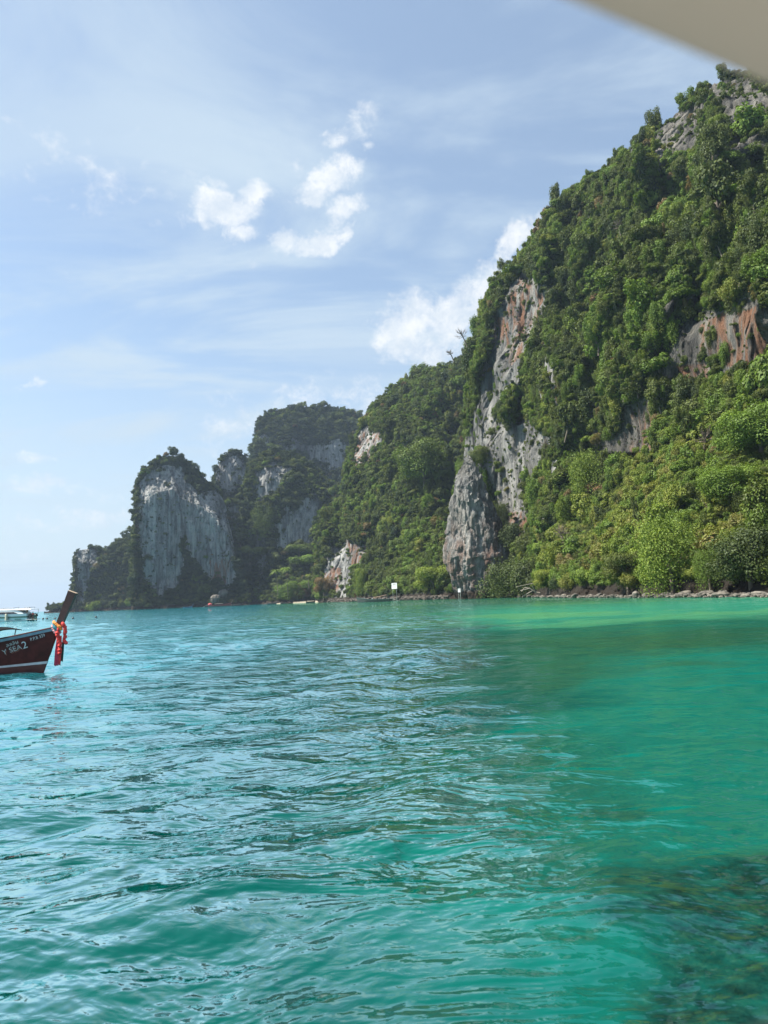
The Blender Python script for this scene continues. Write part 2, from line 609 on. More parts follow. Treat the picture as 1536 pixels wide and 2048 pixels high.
CLIFF = [(0, 0), (.10, .25), (.22, .42), (.28, .46), (.50, .52), (.56, .66), (.78, .80), (.84, .82), (1, 1)]
STEEP = [(0, 0), (.08, .3), (.2, .5), (.75, .62), (.88, .74), (1, 1)]

# far plateau behind everything
massif('far_hill', [(498, 930, 900), (508, 890, 902), (514, 850, 905), (519, 828, 908), (545, 814, 915), (600, 808, 925), (640, 805, 930), (690, 812, 935),
                    (725, 825, 935), (800, 850, 940), (900, 870, 940), (1000, 900, 940)],
       [(400, 840), (700, 830), (1000, 820)], 240, 150, STEEP, 9,
       rock=[[(518, 868), (535, 858), (545, 900), (520, 905)], [(560, 880), (690, 885), (698, 950), (640, 935), (575, 895)]],
       treeH=5, seed=2, back=90)
# rocky knob left of the dome
massif('far_knob', [(422, 1010, 770), (425, 965, 772), (432, 930, 776), (448, 903, 782), (470, 893, 786), (490, 905, 786), (506, 925, 785), (516, 965, 782), (530, 1030, 780)],
       [(400, 750), (560, 745)], 130, 130, STEEP, 4,
       rock=[[(430, 945), (456, 908), (488, 918), (500, 960), (470, 985), (436, 985)]], treeH=4, seed=4, jit=8)
# dome with its forested apron down to the beach
massif('dome_hill', [(425, 1120, 700), (440, 1030, 705), (460, 990, 710), (488, 985, 715), (494, 945, 718), (502, 918, 722), (540, 896, 728), (590, 903, 732),
                     (622, 925, 730), (650, 948, 726), (680, 968, 720), (720, 985, 715), (800, 1000, 710), (900, 1020, 700)],
       [(400, 740), (470, 690), (560, 625), (640, 612), (760, 590), (900, 560)], 300, 240,
       [(0, 0), (.07, .32), (.2, .55), (.28, .62), (.8, .72), (.9, .82), (1, 1)], 7,
       rock=[[(505, 945), (545, 925), (590, 935), (560, 985), (520, 1000)], [(600, 1000), (640, 985), (635, 1080), (560, 1110), (540, 1050)],
             [(450, 1020), (478, 1015), (478, 1060), (455, 1065)], [(505, 1070), (530, 1075), (528, 1140), (510, 1135)]],
       treeH=4, seed=6, jit=12)
# limestone tower
massif('limestone_tower', [(262, 1190, 672), (268, 1100, 675), (271, 1030, 678), (270, 965, 682), (285, 932, 686), (318, 907, 692), (345, 903, 696), (380, 916, 698),
                           (410, 950, 698), (438, 975, 696), (452, 1005, 694), (464, 1060, 690), (478, 1120, 684), (500, 1195, 672)],
       [(240, 665), (300, 658), (345, 655), (400, 652), (500, 648)], 330, 240,
       [(0, 0), (.06, .2), (.16, .34), (.72, .44), (.82, .66), (1, 1)], 6,
       rock=[[(276, 965), (322, 930), (362, 940), (384, 1000), (378, 1045), (366, 1085), (356, 1180), (312, 1188), (280, 1150), (272, 1080)],
             [(398, 990), (430, 976), (452, 1015), (472, 1100), (462, 1175), (420, 1160), (378, 1118), (366, 1050)],
             [(344, 1132), (360, 1136), (356, 1176), (342, 1172)], [(360, 940), (400, 990), (380, 1060), (352, 1090)]],
       orange=[[(420, 1120), (462, 1120), (455, 1165), (425, 1160)]], treeH=4, seed=8, jit=7, back=70)
# low headland left of the tower
massif('headland', [(88, 1222, 835), (100, 1212, 835), (120, 1203, 836), (144, 1196, 838), (148, 1150, 840), (150, 1105, 842), (156, 1093, 845), (186, 1090, 848), (212, 1094, 848), (236, 1076, 848),
                    (258, 1062, 848), (282, 1046, 846), (310, 1050, 840), (345, 1100, 830), (390, 1170, 815), (420, 1195, 800)],
       [(60, 826), (150, 818), (250, 800), (345, 778), (420, 760)], 240, 110, [(0, 0), (.1, .3), (.3, .5), (.8, .7), (1, 1)], 5,
       rock=[[(149, 1100), (196, 1098), (190, 1125), (175, 1160), (166, 1212), (156, 1212), (151, 1150)]], treeH=4, seed=10, jit=6, back=60)
# middle spur
massif('middle_spur', [(634, 1196, 545), (636, 1120, 548), (634, 1060, 550), (640, 1015, 553), (662, 1000, 556), (686, 985, 558), (692, 930, 560), (698, 895, 562), (714, 860, 565), (740, 808, 568), (770, 775, 570), (800, 757, 572), (845, 735, 574),
                       (890, 728, 574), (915, 712, 572), (945, 690, 570), (1000, 640, 565), (1100, 600, 560)],
       [(620, 530), (650, 500), (700, 465), (760, 410), (830, 352), (893, 312), (950, 305), (1100, 320)], 380, 300,
       [(0, 0), (.06, .12), (.18, .3), (.3, .42), (.42, .46), (.52, .6), (.7, .7), (.78, .74), (1, 1)], 10,
       rock=[[(648, 1105), (690, 1085), (738, 1092), (734, 1122), (708, 1150), (696, 1198), (650, 1198)], [(704, 880), (735, 852), (768, 880), (742, 912), (708, 930)]],
       orange=[[(690, 1085), (740, 1085), (735, 1130), (700, 1140)], [(650, 1140), (680, 1130), (680, 1190), (650, 1190)], [(704, 880), (768, 860), (742, 912), (708, 930)]],
       treeH=5, seed=12, jit=12, back=120)
# the main mountain
main_m = massif('main_mountain', [(893, 1190, 352), (900, 1120, 350), (912, 1000, 348), (926, 900, 345), (938, 800, 342), (946, 700, 339), (953, 650, 337), (968, 595, 334), (988, 545, 330), (1042, 496, 322), (1082, 436, 314),
                         (1132, 376, 305), (1202, 326, 294), (1300, 246, 280), (1390, 176, 266), (1440, 136, 258), (1500, 120, 252), (1600, 110, 246), (1750, 150, 236), (1950, 300, 220), (2300, 600, 190), (2900, 1000, 160)],
       [(880, 338), (915, 330), (950, 312), (975, 296), (1000, 280), (1134, 186), (1265, 147), (1400, 124), (1536, 109), (1800, 90), (2300, 75), (3000, 66)], 520, 400, CLIFF, 18,
       rock=[[(1000, 610), (1040, 545), (1098, 570), (1085, 650), (1060, 710), (1045, 755), (1012, 785), (995, 850), (1005, 900), (985, 990), (960, 1000), (930, 940), (918, 930), (925, 870), (950, 790), (975, 720), (985, 660)],
             [(980, 850), (1040, 835), (1085, 870), (1080, 940), (1030, 975), (1000, 1000), (975, 980)],
             [(980, 950), (1045, 950), (1050, 1050), (1020, 1090), (990, 1060)], [(1005, 1010), (1065, 1020), (1060, 1085), (1010, 1085)],
             [(1355, 655), (1420, 620), (1470, 630), (1540, 590), (1570, 710), (1500, 745), (1465, 720), (1430, 715), (1365, 715)],
             [(1340, 715), (1405, 715), (1430, 765), (1375, 780), (1335, 760)],
             [(1255, 805), (1300, 780), (1320, 860), (1305, 915), (1210, 935), (1192, 895), (1240, 860)],
             [(1430, 205), (1490, 150), (1540, 180), (1530, 250), (1455, 275)], [(1280, 275), (1340, 230), (1410, 205), (1400, 295), (1315, 330)], [(1190, 930), (1280, 925), (1275, 900), (1210, 900)]],
       orange=[[(1000, 640), (1045, 555), (1085, 580), (1060, 700), (1020, 740)], [(1270, 815), (1310, 800), (1310, 900), (1260, 900)], [(1400, 640), (1560, 600), (1560, 740), (1400, 720)],
               [(1015, 1020), (1055, 1030), (1050, 1070), (1020, 1070)], [(1345, 725), (1420, 725), (1420, 770), (1345, 770)]],
       sparse=[[(1240, 300), (1440, 140), (1560, 130), (1560, 300), (1400, 330), (1280, 340)], [(1080, 560), (1120, 640), (1110, 1050), (1040, 1060), (1060, 760)], [(1180, 780), (1320, 780), (1300, 920), (1180, 930)], [(1330, 600), (1560, 590), (1560, 760), (1330, 780)]],
       weathered=[[(880, 520), (1110, 520), (1110, 1110), (880, 1110)], [(1200, 100), (1600, 100), (1600, 360), (1200, 360)], [(1330, 580), (1600, 580), (1600, 790), (1330, 790)], [(1170, 760), (1330, 760), (1330, 940), (1170, 940)]],
       cave=[([(1196, 908), (1290, 903), (1285, 930), (1200, 935)], 9.0)], treeH=4, seed=14, jit=9, back=150)

# free standing limestone spire at the foot of the mountain
def spire():
    rows = [(902, 938, 943), (915, 932, 950), (935, 924, 960), (965, 917, 974), (1000, 908, 988), (1040, 899, 1004), (1080, 890, 1016), (1105, 888, 1022), (1130, 892, 1026),
            (1155, 900, 1028), (1175, 907, 1028), (1190, 911, 1026), (1200, 912, 1026)]
    D = 274.0
    ys = np.linspace(0, 1, 230)
    src = np.linspace(0, 1, len(rows))
    top = []
    Zs = [at((a + b) / 2, y, D)[2] for y, a, b in rows]
    XL = [at(a, y, D)[0] for y, a, b in rows]; XR = [at(b, y, D)[0] for y, a, b in rows]
    Z = np.interp(ys, src, Zs); xl = np.interp(ys, src, XL); xr = np.interp(ys, src, XR)
    n = 220
    th = np.linspace(0, 2 * np.pi, n, endpoint=False)
    cx = (xl + xr) / 2; hw = (xr - xl) / 2
    TH, CX = np.meshgrid(th, cx); HW = np.broadcast_to(hw[:, None], TH.shape); ZZ = np.broadcast_to(Z[:, None], TH.shape)
    dep = HW * .75 + 1.0
    c, s = np.cos(TH), np.sin(TH)
    sq = 1 / np.maximum(np.abs(c) ** 3 + np.abs(s) ** 3, 1e-6) ** (1 / 3)
    P = np.stack([CX + HW * c * sq, D + 6 + dep * s * sq, ZZ], -1).reshape(-1, 3)
    out = np.stack([c, s, 0 * c], -1).reshape(-1, 3)
    k = np.minimum(HW.ravel() / 3., 1)
    fl = fbm(P * np.array([1, 1, .12]) / 2.2, 4, 71) * 1.1 + np.round(fbm(P * np.array([1, 1, .5]) / 7., 2, 73) * 4) / 4 * 1.9 + fbm(P * np.array([1, 1, .6]) / 13., 2, 75) * 2.4
    rid = 1 - np.abs(fbm(P * np.array([1, 1, .10]) / 1.7, 3, 171)) * 2.6
    crack = np.minimum(np.abs(fbm(P * np.array([1, 1, .35]) / 6., 4, 191)) * 10, 1) - 1
    ledge = np.round(fbm(P * np.array([.5, .5, 1]) / 5., 3, 193) * 5) / 5
    fl = fl + rid * .45 + crack * .8 + ledge * 1.0
    P = P + out * (fl * k)[:, None]
    P[:, 2] += fbm(P / 4., 3, 76) * .8
    idx = np.arange(230 * n).reshape(230, n)
    i2 = np.roll(idx, -1, 1)
    q = np.stack([idx[1:], i2[1:], i2[:-1], idx[:-1]], -1).reshape(-1, 4)
    me = np_mesh('limestone_spire', P, q)
    fattr(me, 'rock', np.ones(len(P))); fattr(me, 'weathered', np.where(P[:, 2] > 26 + 6 * fbm(P / 6., 3, 5), .55, .12))
    fattr(me, 'orange', np.clip((34 - P[:, 2]) / 12, 0, 1) * .55)
    me.materials.append(M_ROCK)
    o = bpy.data.objects.new('limestone_spire', me)
    C.objects.link(o)
    tag(o, kind='structure')


spire()

# ------------------------------------------------------------------ sea
def build_sea():
    r = [2.2]
    while r[-1] < 9000:
        x = r[-1]
        if x < 18: d = max(x * x / 683 / CAMH * 1.0, .006)
        elif x < 160: d = .0075 * x
        else: d = .05 * x
        r.append(x + d)
    r = np.array(r)
    fov = math.radians(37)
    th = np.concatenate([np.linspace(-math.pi, -fov, 60)[:-1], np.linspace(-fov, fov, 800), np.linspace(fov, math.pi, 60)[1:-1]])
    n = len(th)
    R_, T_ = np.meshgrid(r, th, indexing='ij')
    X = (np.sin(T_) * R_).ravel(); Y = (np.cos(T_) * R_).ravel()
    dth = np.abs(np.gradient(th)); dth[dth > 1] = dth[0]
    sp = np.maximum(np.gradient(r)[:, None], R_ * dth[None, :]).ravel()
    Z = np.zeros_like(X)
    g = np.random.default_rng(5)
    for k in range(140):
        lam = .11 * (45 ** (g.random() ** 1.2))           # .11 .. 5 m
        ang = math.radians(-58 + g.normal(0, 34))          # travel direction
        kx, ky = math.cos(ang) * 2 * math.pi / lam, math.sin(ang) * 2 * math.pi / lam
        slope = .0215 * (1.2 if .3 < lam < 1.3 else .85)
        a = slope * lam / (2 * math.pi)
        att = np.clip((lam / (2.6 * sp) - .8), 0, 1)
        ph = g.random() * 6.28
        sel = att > 0
        # patchiness: gusts, wave groups
        Z[sel] += att[sel] * a * (np.exp(.85 * np.sin(kx * X[sel] + ky * Y[sel] + ph + .9 * np.sin(X[sel] * .31 + Y[sel] * .17 + k))) - 1.19)
    gust = 1 + .55 * vnoise(np.stack([X / 5., Y / 9., 0 * X], 1), 8)
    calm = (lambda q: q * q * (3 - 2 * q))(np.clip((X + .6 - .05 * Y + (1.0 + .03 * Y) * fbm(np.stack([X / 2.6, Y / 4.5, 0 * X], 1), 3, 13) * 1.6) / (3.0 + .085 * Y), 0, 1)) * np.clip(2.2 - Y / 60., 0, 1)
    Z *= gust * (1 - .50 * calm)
    P = np.stack([X, Y, Z], 1)
    # what lies below: sand, reef and depth give the water its body colour
    W = np.stack([X + 2.5 * vnoise(P / 7., 91), Y + 5 * vnoise(P / 9., 92), 0 * X], 1)
    az = T_.ravel()
    rr = R_.ravel()
    deep = np.array([.0005, .050, .043]); turq = np.array([.0008, .088, .070]); shallow = np.array([.022, .150, .098]); olive = np.array([.008, .050, .032]); reef = np.array([.007, .026, .018]); blue = np.array([.002, .150, .190])
    sm = lambda x, a, b: (lambda q: q * q * (3 - 2 * q))(np.clip((x - a) / (b - a), 0, 1))
    shoreD = 50 - W[:, 0]                                 # metres to the right hand shore
    col = np.broadcast_to(turq, P.shape).copy()
    def mix(c, w_): col[:] = col * (1 - w_[:, None]) + c * w_[:, None]
    mix(blue, sm(-W[:, 0], -1.5, 9) * .95)
    mix(deep, sm(-W[:, 0] + .10 * W[:, 1] + 1.6 * vnoise(W / 3.5, 97), -2.2, .2) * (1 - sm(-W[:, 0], 2, 12)) * .9)
    n1 = fbm(W / np.array([14, 9, 1.]), 4, 101)
    n2 = fbm(W / np.array([3, 2, 1.]), 4, 102)
    # reef belt, then bright sand flat along the beach and the cliffs
    belt = sm(W[:, 1] + 5 * n1, 14, 26) * (1 - sm(W[:, 1] + 12 * n1, 33, 56)) * sm(W[:, 0], -6, 6)
    mix(olive, np.clip(belt * (.75 + .5 * n1), 0, 1))
    flat = sm(W[:, 1] + 14 * n1 + 4 * n2 - .12 * np.maximum(-W[:, 0], 0), 34, 62) * sm(W[:, 0] + .16 * W[:, 1], -14, 8)
    mix(shallow, flat * .95)
    mix(np.array([.05, .17, .08]), np.clip(flat * sm(n1 + .3 * n2, -.05, .3) * .8, 0, 1))
    side_flat = sm(-shoreD, -45, -5) * sm(W[:, 1], 40, 60)
    mix(shallow, side_flat * .4)
    # streaks of seagrass over the sand on the right
    mix(olive, np.clip(sm(n1 + .6 * n2, -.05, .4) * sm(W[:, 0], .5, 4) * (1 - sm(W[:, 1], 18, 24)) * sm(W[:, 1], 6.5, 9) * .75, 0, 1))
    # coral close by, bottom right
    ex = (X - 2.55 + .5 * vnoise(P / .9, 61) + .25 * vnoise(P / .35, 64)) / 1.75; ey = (Y - 4.3 + .5 * vnoise(P / 1.1, 62)) / 1.75
    cor = 1 - sm(np.hypot(ex, ey) + .12 * n2, .72, 1.18)
    cor2 = 1 - sm(np.hypot((X - 2.35 + .3 * n2) / .55, (Y - 7.2 + .2 * n2) / .35), .4, 1.0)
    n3 = fbm(np.stack([X + .1 * n2, Y, 0 * X], 1) / np.array([.16, .11, 1.]), 5, 63, .65)
    coral = np.clip(np.maximum(cor * .95, cor2 * .5) * (.95 + .6 * n3), 0, 1)
    # band of foam-pale sand against the shore
    idx = np.arange(len(r) * n).reshape(len(r), n)
    q = np.stack([idx[:-1, :-1], idx[1:, :-1], idx[1:, 1:], idx[:-1, 1:]], -1).reshape(-1, 4)
    wrap = np.stack([idx[:-1, -1], idx[1:, -1], idx[1:, 0], idx[:-1, 0]], -1).reshape(-1, 4)
    V = np.concatenate([P, [[0, 0, -.0]]])
    me = np_mesh('sea', V, np.concatenate([q, wrap]), smooth=True)
    cattr(me, 'body', np.concatenate([col, [turq]]))
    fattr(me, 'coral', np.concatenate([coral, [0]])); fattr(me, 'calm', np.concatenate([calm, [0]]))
    m, N, L = mat('sea water')
    t = NT(m.node_tree)
    tc = t.n('ShaderNodeTexCoord').outputs['Object']
    body = t.attr('body').outputs['Color']
    rf = t.attr('coral').outputs['Fac']
    wob = t.n('ShaderNodeVectorMath', operation='ADD')
    nzc = t.n('ShaderNodeTexNoise'); nzc.inputs['Scale'].default_value = 2.2; nzc.inputs['Detail'].default_value = 2
    t.put(nzc.inputs['Vector'], t.mapping(tc, (.6, 1.6, 1)))
    t.put(wob.inputs[0], tc)
    sc = t.n('ShaderNodeVectorMath', operation='SCALE'); t.put(sc.inputs[0], nzc.outputs['Color']); sc.inputs['Scale'].default_value = .35
    t.put(wob.inputs[1], sc.outputs[0])
    tex = t.noise(wob.outputs[0], 7.0, 9, .72)
    rc = t.ramp(tex, [(.36, (.0010, .010, .010)), (.49, (.002, .024, .022)), (.58, (.006, .042, .033)), (.70, (.022, .075, .052))])
    body = t.mixc(rf, body, rc)
    b1 = t.n('ShaderNodeBump'); b1.inputs['Strength'].default_value = .9; b1.inputs['Distance'].default_value = .024
    t.put(b1.inputs['Height'], t.noise(t.mapping(tc, (4.0, 6.5, 1), rot=(0, 0, -.62)), 1.0, 3, .5, .6))
    t.put(b1.inputs['Strength'], t.math('MULTIPLY_ADD', t.attr('calm').outputs['Fac'], -.4, .62))
    b2 = t.n('ShaderNodeBump'); b2.inputs['Strength'].default_value = .9; b2.inputs['Distance'].default_value = .30
    t.put(b2.inputs['Height'], t.noise(t.mapping(tc, (.6, 1.05, 1), rot=(0, 0, -.5)), 1.0, 4, .5, .5))
    t.put(b2.inputs['Strength'], t.math('MULTIPLY_ADD', t.attr('calm').outputs['Fac'], -.6, .9))
    t.put(b2.inputs['Normal'], b1.outputs[0])
    df = t.n('ShaderNodeBsdfDiffuse'); t.put(df.inputs[0], body); t.put(df.inputs['Normal'], b2.outputs[0])
    gl = t.n('ShaderNodeBsdfGlossy'); gl.inputs['Roughness'].default_value = .02; gl.inputs[0].default_value = (.74, 1.0, .98, 1)
    t.put(gl.inputs['Normal'], b2.outputs[0])
    lw = t.n('ShaderNodeLayerWeight'); lw.inputs['Blend'].default_value = .5
    t.put(lw.inputs['Normal'], b2.outputs[0])
    fr = t.math('MULTIPLY_ADD', t.math('POWER', lw.outputs['Facing'], 5.0), 5.8, .015, clamp=True)
    fr = t.math('MINIMUM', fr, .80)
    fr = t.math('MULTIPLY', fr, t.math('MULTIPLY_ADD', t.attr('calm').outputs['Fac'], -.55, 1.0))  # reflection dimmed by hand over the calm patch, hiding the mirrored mountain
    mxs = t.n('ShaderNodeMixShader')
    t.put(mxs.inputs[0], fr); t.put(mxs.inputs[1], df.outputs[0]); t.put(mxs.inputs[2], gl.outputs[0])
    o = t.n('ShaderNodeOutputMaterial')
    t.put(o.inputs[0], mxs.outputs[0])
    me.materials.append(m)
    ob = bpy.data.objects.new('sea', me)
    C.objects.link(ob)
    tag(ob, kind='structure')


build_sea()

# ------------------------------------------------------------------ tree crowns (unit radius, base at z = 0)
def crown(seed, lobes, n, card, zs=1.0, zc=.75, spread=.62, lr=(.34, .52), droop=.0, hang=0.0, lobe_flat=1.0):
    g = np.random.default_rng(seed)
    cs = []
    for k in range(lobes):
        a = g.random() * 2 * math.pi; rr = spread * math.sqrt(g.random()); z = g.uniform(-.55, .75)
        rr *= math.sqrt(max(.15, 1 - (abs(z) * .9) ** 2))
        cs.append((rr * math.cos(a), rr * math.sin(a), zc + z * zs * .62, g.uniform(*lr), g.uniform(-.18, .18)))
    V = []; leafv = []
    per = n // lobes
    for (x, y, z, r_, tone) in cs:
        d = g.normal(size=(per, 3)); d[:, 2] += .25
        d /= np.linalg.norm(d, axis=1)[:, None]
        rad = r_ * (.62 + .40 * g.random(per) ** .6 + .22 * np.sin(d[:, 0] * 5 + x * 9) * np.sin(d[:, 1] * 6 + y * 9 + d[:, 2] * 4))
        p = np.array([x, y, z]) + d * rad[:, None] * np.array([1, 1, .85 * lobe_flat * (zs if zs > 1 else 1)])
        if hang:
            low = g.random(per) < .45
            p[low, 2] -= g.random(low.sum()) * hang
        nrm = d * .85 + g.normal(size=(per, 3)) * .36 + np.array([0, 0, .22])
        nrm /= np.linalg.norm(nrm, axis=1)[:, None]
        ax = np.cross(nrm, g.normal(size=(per, 3))); ax /= np.linalg.norm(ax, axis=1)[:, None] + 1e-9
        ax[:, 2] -= droop; ax /= np.linalg.norm(ax, axis=1)[:, None]
        bx = np.cross(nrm, ax)
        s = card * g.uniform(.55, 1.35, per)[:, None]
        q = np.stack([p - ax * s * .6, p + bx * s * .42 + nrm * s * .12, p + ax * s * .75, p - bx * s * .42 + nrm * s * .12], 1)
        V.append(q.reshape(-1, 3))
        leafv.append(np.repeat(np.clip(.5 + tone + g.normal(0, .16, per), 0, 1), 4))
    V = np.concatenate(V); lf = np.concatenate(leafv)
    me = np_mesh('crown', V, np.arange(len(V)).reshape(-1, 4))
    fattr(me, 'leaf', lf)
    me.materials.append(M_LEAF)
    return me


def trunk_mesh(seed, h=.7, r=.05):
    g = random.Random(seed)
    b = MB()
    lean = (g.uniform(-.08, .08), g.uniform(-.08, .08))
    b.tube([(0, 0, -.5), (lean[0] * .4, lean[1] * .4, h * .5), (lean[0], lean[1], h)], [r * 1.3, r, r * .6], 7)
    for k in range(5):
        a = g.random() * 6.28
        z = h * g.uniform(.55, .95)
        L = g.uniform(.3, .5)
        b.tube([(lean[0] * z / h, lean[1] * z / h, z), (math.cos(a) * L * .5, math.sin(a) * L * .5, z + .16), (math.cos(a) * L, math.sin(a) * L, z + .38)], [r * .5, r * .35, r * .15], 5)
    me = bpy.data.meshes.new('trunk')
    me.from_pydata(b.V, [], b.F)
    me.materials.append(M_BARK)
    return me


SPECIES = [  # name, adjective, crown meshes
    ('broadleaf_tree', 'dense round', dict(lobes=22, n=5200, card=.085, spread=.74, lr=(.18, .44))),
    ('broadleaf_tree', 'lumpy', dict(lobes=17, n=4800, card=.090, spread=.85, lr=(.16, .46))),
    ('tall_tree', 'tall narrow', dict(lobes=20, n=4800, card=.085, zs=1.7, zc=1.25, spread=.5, lr=(.16, .36))),
    ('umbrella_tree', 'flat topped', dict(lobes=11, n=3600, card=.08, zs=.35, zc=.85, spread=.85, lr=(.26, .38), lobe_flat=.55)),
    ('airy_tree', 'loose open', dict(lobes=12, n=2600, card=.09, zs=1.1, zc=.85, spread=.8, lr=(.2, .36))),
    ('vine_mound', 'vine covered', dict(lobes=18, n=5000, card=.075, zs=.6, zc=.42, spread=.95, lr=(.2, .45), droop=.5, hang=.35)),
    ('big_leaved_tree', 'big leaved', dict(lobes=9, n=2400, card=.14, spread=.66, droop=.3)),
    ('vine_draped_tree', 'vine draped', dict(lobes=20, n=5200, card=.078, zs=1.5, zc=1.0, spread=.6, lr=(.16, .38), droop=.7, hang=.8)),
]
CROWN = []; TRUNK = []
for i, (nm, adj, kw) in enumerate(SPECIES):
    big = dict(kw, n=int(kw['n'] * 4), card=kw['card'] * .45, lobes=int(kw['lobes'] * 1.7), lr=(.20, .42))
    CROWN.append([crown(100 + i * 7 + v, **kw) for v in range(2)] + [crown(160 + i * 7 + v, **big) for v in range(2)])
    TRUNK.append(trunk_mesh(200 + i, .9 if i in (2, 7) else .3 if i == 5 else .62))
FLAT = [(i, v) for i in range(len(SPECIES)) for v in range(2)]
proto_col = bpy.data.collections.new('crown library')
for k, (i, v) in enumerate(FLAT):
    po = bpy.data.objects.new('crown_%02d' % k, CROWN[i][v])
    proto_col.objects.link(po)


def scatter_points(d, R0, spacing, ncand, seed, zmax=1e9, margin=(-120, 1640), rockkeep=.015):
    g = np.random.default_rng(seed)
    P, q, R = d['P'], d['q'], d['R']
    a, b, c, e = P[q[:, 0]], P[q[:, 1]], P[q[:, 2]], P[q[:, 3]]
    n = np.cross(c - a, e - b); area = np.linalg.norm(n, axis=1) / 2
    n /= area[:, None] * 2 + 1e-9
    ctr = (a + b + c + e) / 4
    px, py = project(ctr)
    view = EYE - ctr; view /= np.linalg.norm(view, axis=1)[:, None]
    facing = np.sum(n * view, 1)
    facing *= np.sign(np.median(facing)) or 1
    ok = (px > margin[0]) & (px < margin[1]) & (py > -150) & (facing > -.35) & (ctr[:, 2] > 2.9)
    wgt = area * ok
    f = g.choice(len(q), ncand, p=wgt / wgt.sum())
    u, v = g.random(ncand)[:, None], g.random(ncand)[:, None]
    pts = a[f] * (1 - u) * (1 - v) + b[f] * u * (1 - v) + c[f] * u * v + e[f] * (1 - u) * v
    rk = R[q[f, 0]] > .5
    keep = ~rk | (g.random(ncand) < rockkeep)
    pts = pts[keep]; f = f[keep]; rk = rk[keep]
    size = R0 * np.exp(g.normal(0, .38, len(pts))) * (1 + .35 * vnoise(pts / 25., seed + 2))
    size = np.where(rk, size * .45, size)
    grid = {}
    out = []
    cell = spacing * 1.6
    for i, p in enumerate(pts):
        k = (int(p[0] // cell), int(p[1] // cell), int(p[2] // cell))
        bad = False
        for dx in (-1, 0, 1):
            for dy in (-1, 0, 1):
                for dz in (-1, 0, 1):
                    for j in grid.get((k[0] + dx, k[1] + dy, k[2] + dz), ()):
                        rr = spacing * .5 * (size[i] + size[j]) / R0
                        if (pts[j][0] - p[0]) ** 2 + (pts[j][1] - p[1]) ** 2 + (pts[j][2] - p[2]) ** 2 < rr * rr:
                            bad = True; break
                    if bad: break
                if bad: break
            if bad: break
        if not bad:
            grid.setdefault(k, []).append(i)
            out.append(i)
    return pts[out], size[out], rk[out], n[f[out]]


SCAT = {  # R0, spacing, candidates, hue base
    'far_hill': (4.2, 4.6, 16000, .26), 'far_knob': (3.6, 4.0, 7000, .26), 'dome_hill': (3.6, 4.0, 24000, .33), 'limestone_tower': (2.7, 2.9, 14000, .27),
    'headland': (3.6, 3.9, 9000, .26), 'middle_spur': (2.8, 2.9, 45000, .48), 'main_mountain': (2.25, 2.15, 100000, .50)}
allp = []
for d in MASS:
    R0, sp_, nc, hb = SCAT[d['name']]
    pts, size, rk, nn_ = scatter_points(d, R0, sp_, nc, 300 + len(allp))
    g = np.random.default_rng(len(pts))
    k = len(pts)
    hz = vnoise(pts / 18., 77) + .5 * vnoise(pts / 7., 78)
    hue = hb + .22 * hz + g.normal(0, .11, k)
    warm = g.random(k)
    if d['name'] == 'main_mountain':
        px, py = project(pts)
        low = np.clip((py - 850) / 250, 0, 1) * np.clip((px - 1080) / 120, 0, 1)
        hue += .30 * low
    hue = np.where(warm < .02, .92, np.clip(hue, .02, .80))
    spn = g.choice(len(SPECIES), k, p=[.26, .2, .08, .08, .10, .12, .06, .10])
    if d['name'] in ('far_hill', 'far_knob', 'dome_hill', 'limestone_tower', 'headland'):
        spn = np.where((spn == 2) | (spn == 7), 1, spn)
    if d['name'] == 'limestone_tower': spn = np.where((spn == 3) | (spn == 4), 0, spn)
    spn = np.where(rk, g.choice([0, 5, 4], k), spn)
    if d['name'] == 'main_mountain':
        spn = np.where((low > .25) & (g.random(k) < .55), 5, spn)
        spn = np.where((low < .2) & (np.abs(nn_[:, 2]) < .35) & (g.random(k) < .4), 7, spn)
    allp.append(dict(name=d['name'], pts=pts, size=size, hue=hue, sp=spn, var=g.integers(0, 2, k), rz=g.random(k) * 6.28,
                     tx=g.normal(0, .16, k), ty=g.normal(0, .16, k), nrm=nn_,
                     s3=np.stack([g.uniform(.75, 1.3, k), g.uniform(.75, 1.3, k), np.clip(np.exp(g.normal(.05, .28, k)), .6, 1.45 if d['name'] == 'main_mountain' else 1.2)], 1)))
print('trees', {a['name']: len(a['pts']) for a in allp})

# the 300 trees that show largest are things of their own
score = []
for ai, a in enumerate(allp):
    px, py = project(a['pts'])
    D = np.linalg.norm(a['pts'] - EYE, axis=1)
    vis = (px > 0) & (px < 1536) & (py > 100)
    sc = np.where(vis, a['size'] / D, 0)
    score += [(sc[i], ai, i) for i in range(len(sc))]
score.sort(reverse=True)
top = {}
for s_, ai, i in score[:272]:
    top.setdefault(ai, set()).add(i)


def add_tree(sp, var, loc, size, rot, hue, label, group=None, name=None, s3=(1, 1, 1)):
    nm, adj, _ = SPECIES[sp]
    e = empty(name or nm, loc)
    e.rotation_euler = rot
    e.scale = [size * q for q in s3]
    tag(e, label, 'tree' if 'mound' not in nm else 'vine mound', group)
    for part, me in (('trunk', TRUNK[sp]), ('crown', CROWN[sp][var])):
        o = bpy.data.objects.new(part, me)
        C.objects.link(o)
        o.parent = e
        o['hue'] = float(hue)
    return e


HUEWORD = [(.3, 'dark green'), (.52, 'green'), (.70, 'bright green'), (.86, 'yellow green'), (9, 'brownish')]


def hueword(h):
    for a, b in HUEWORD:
        if h < a: return b


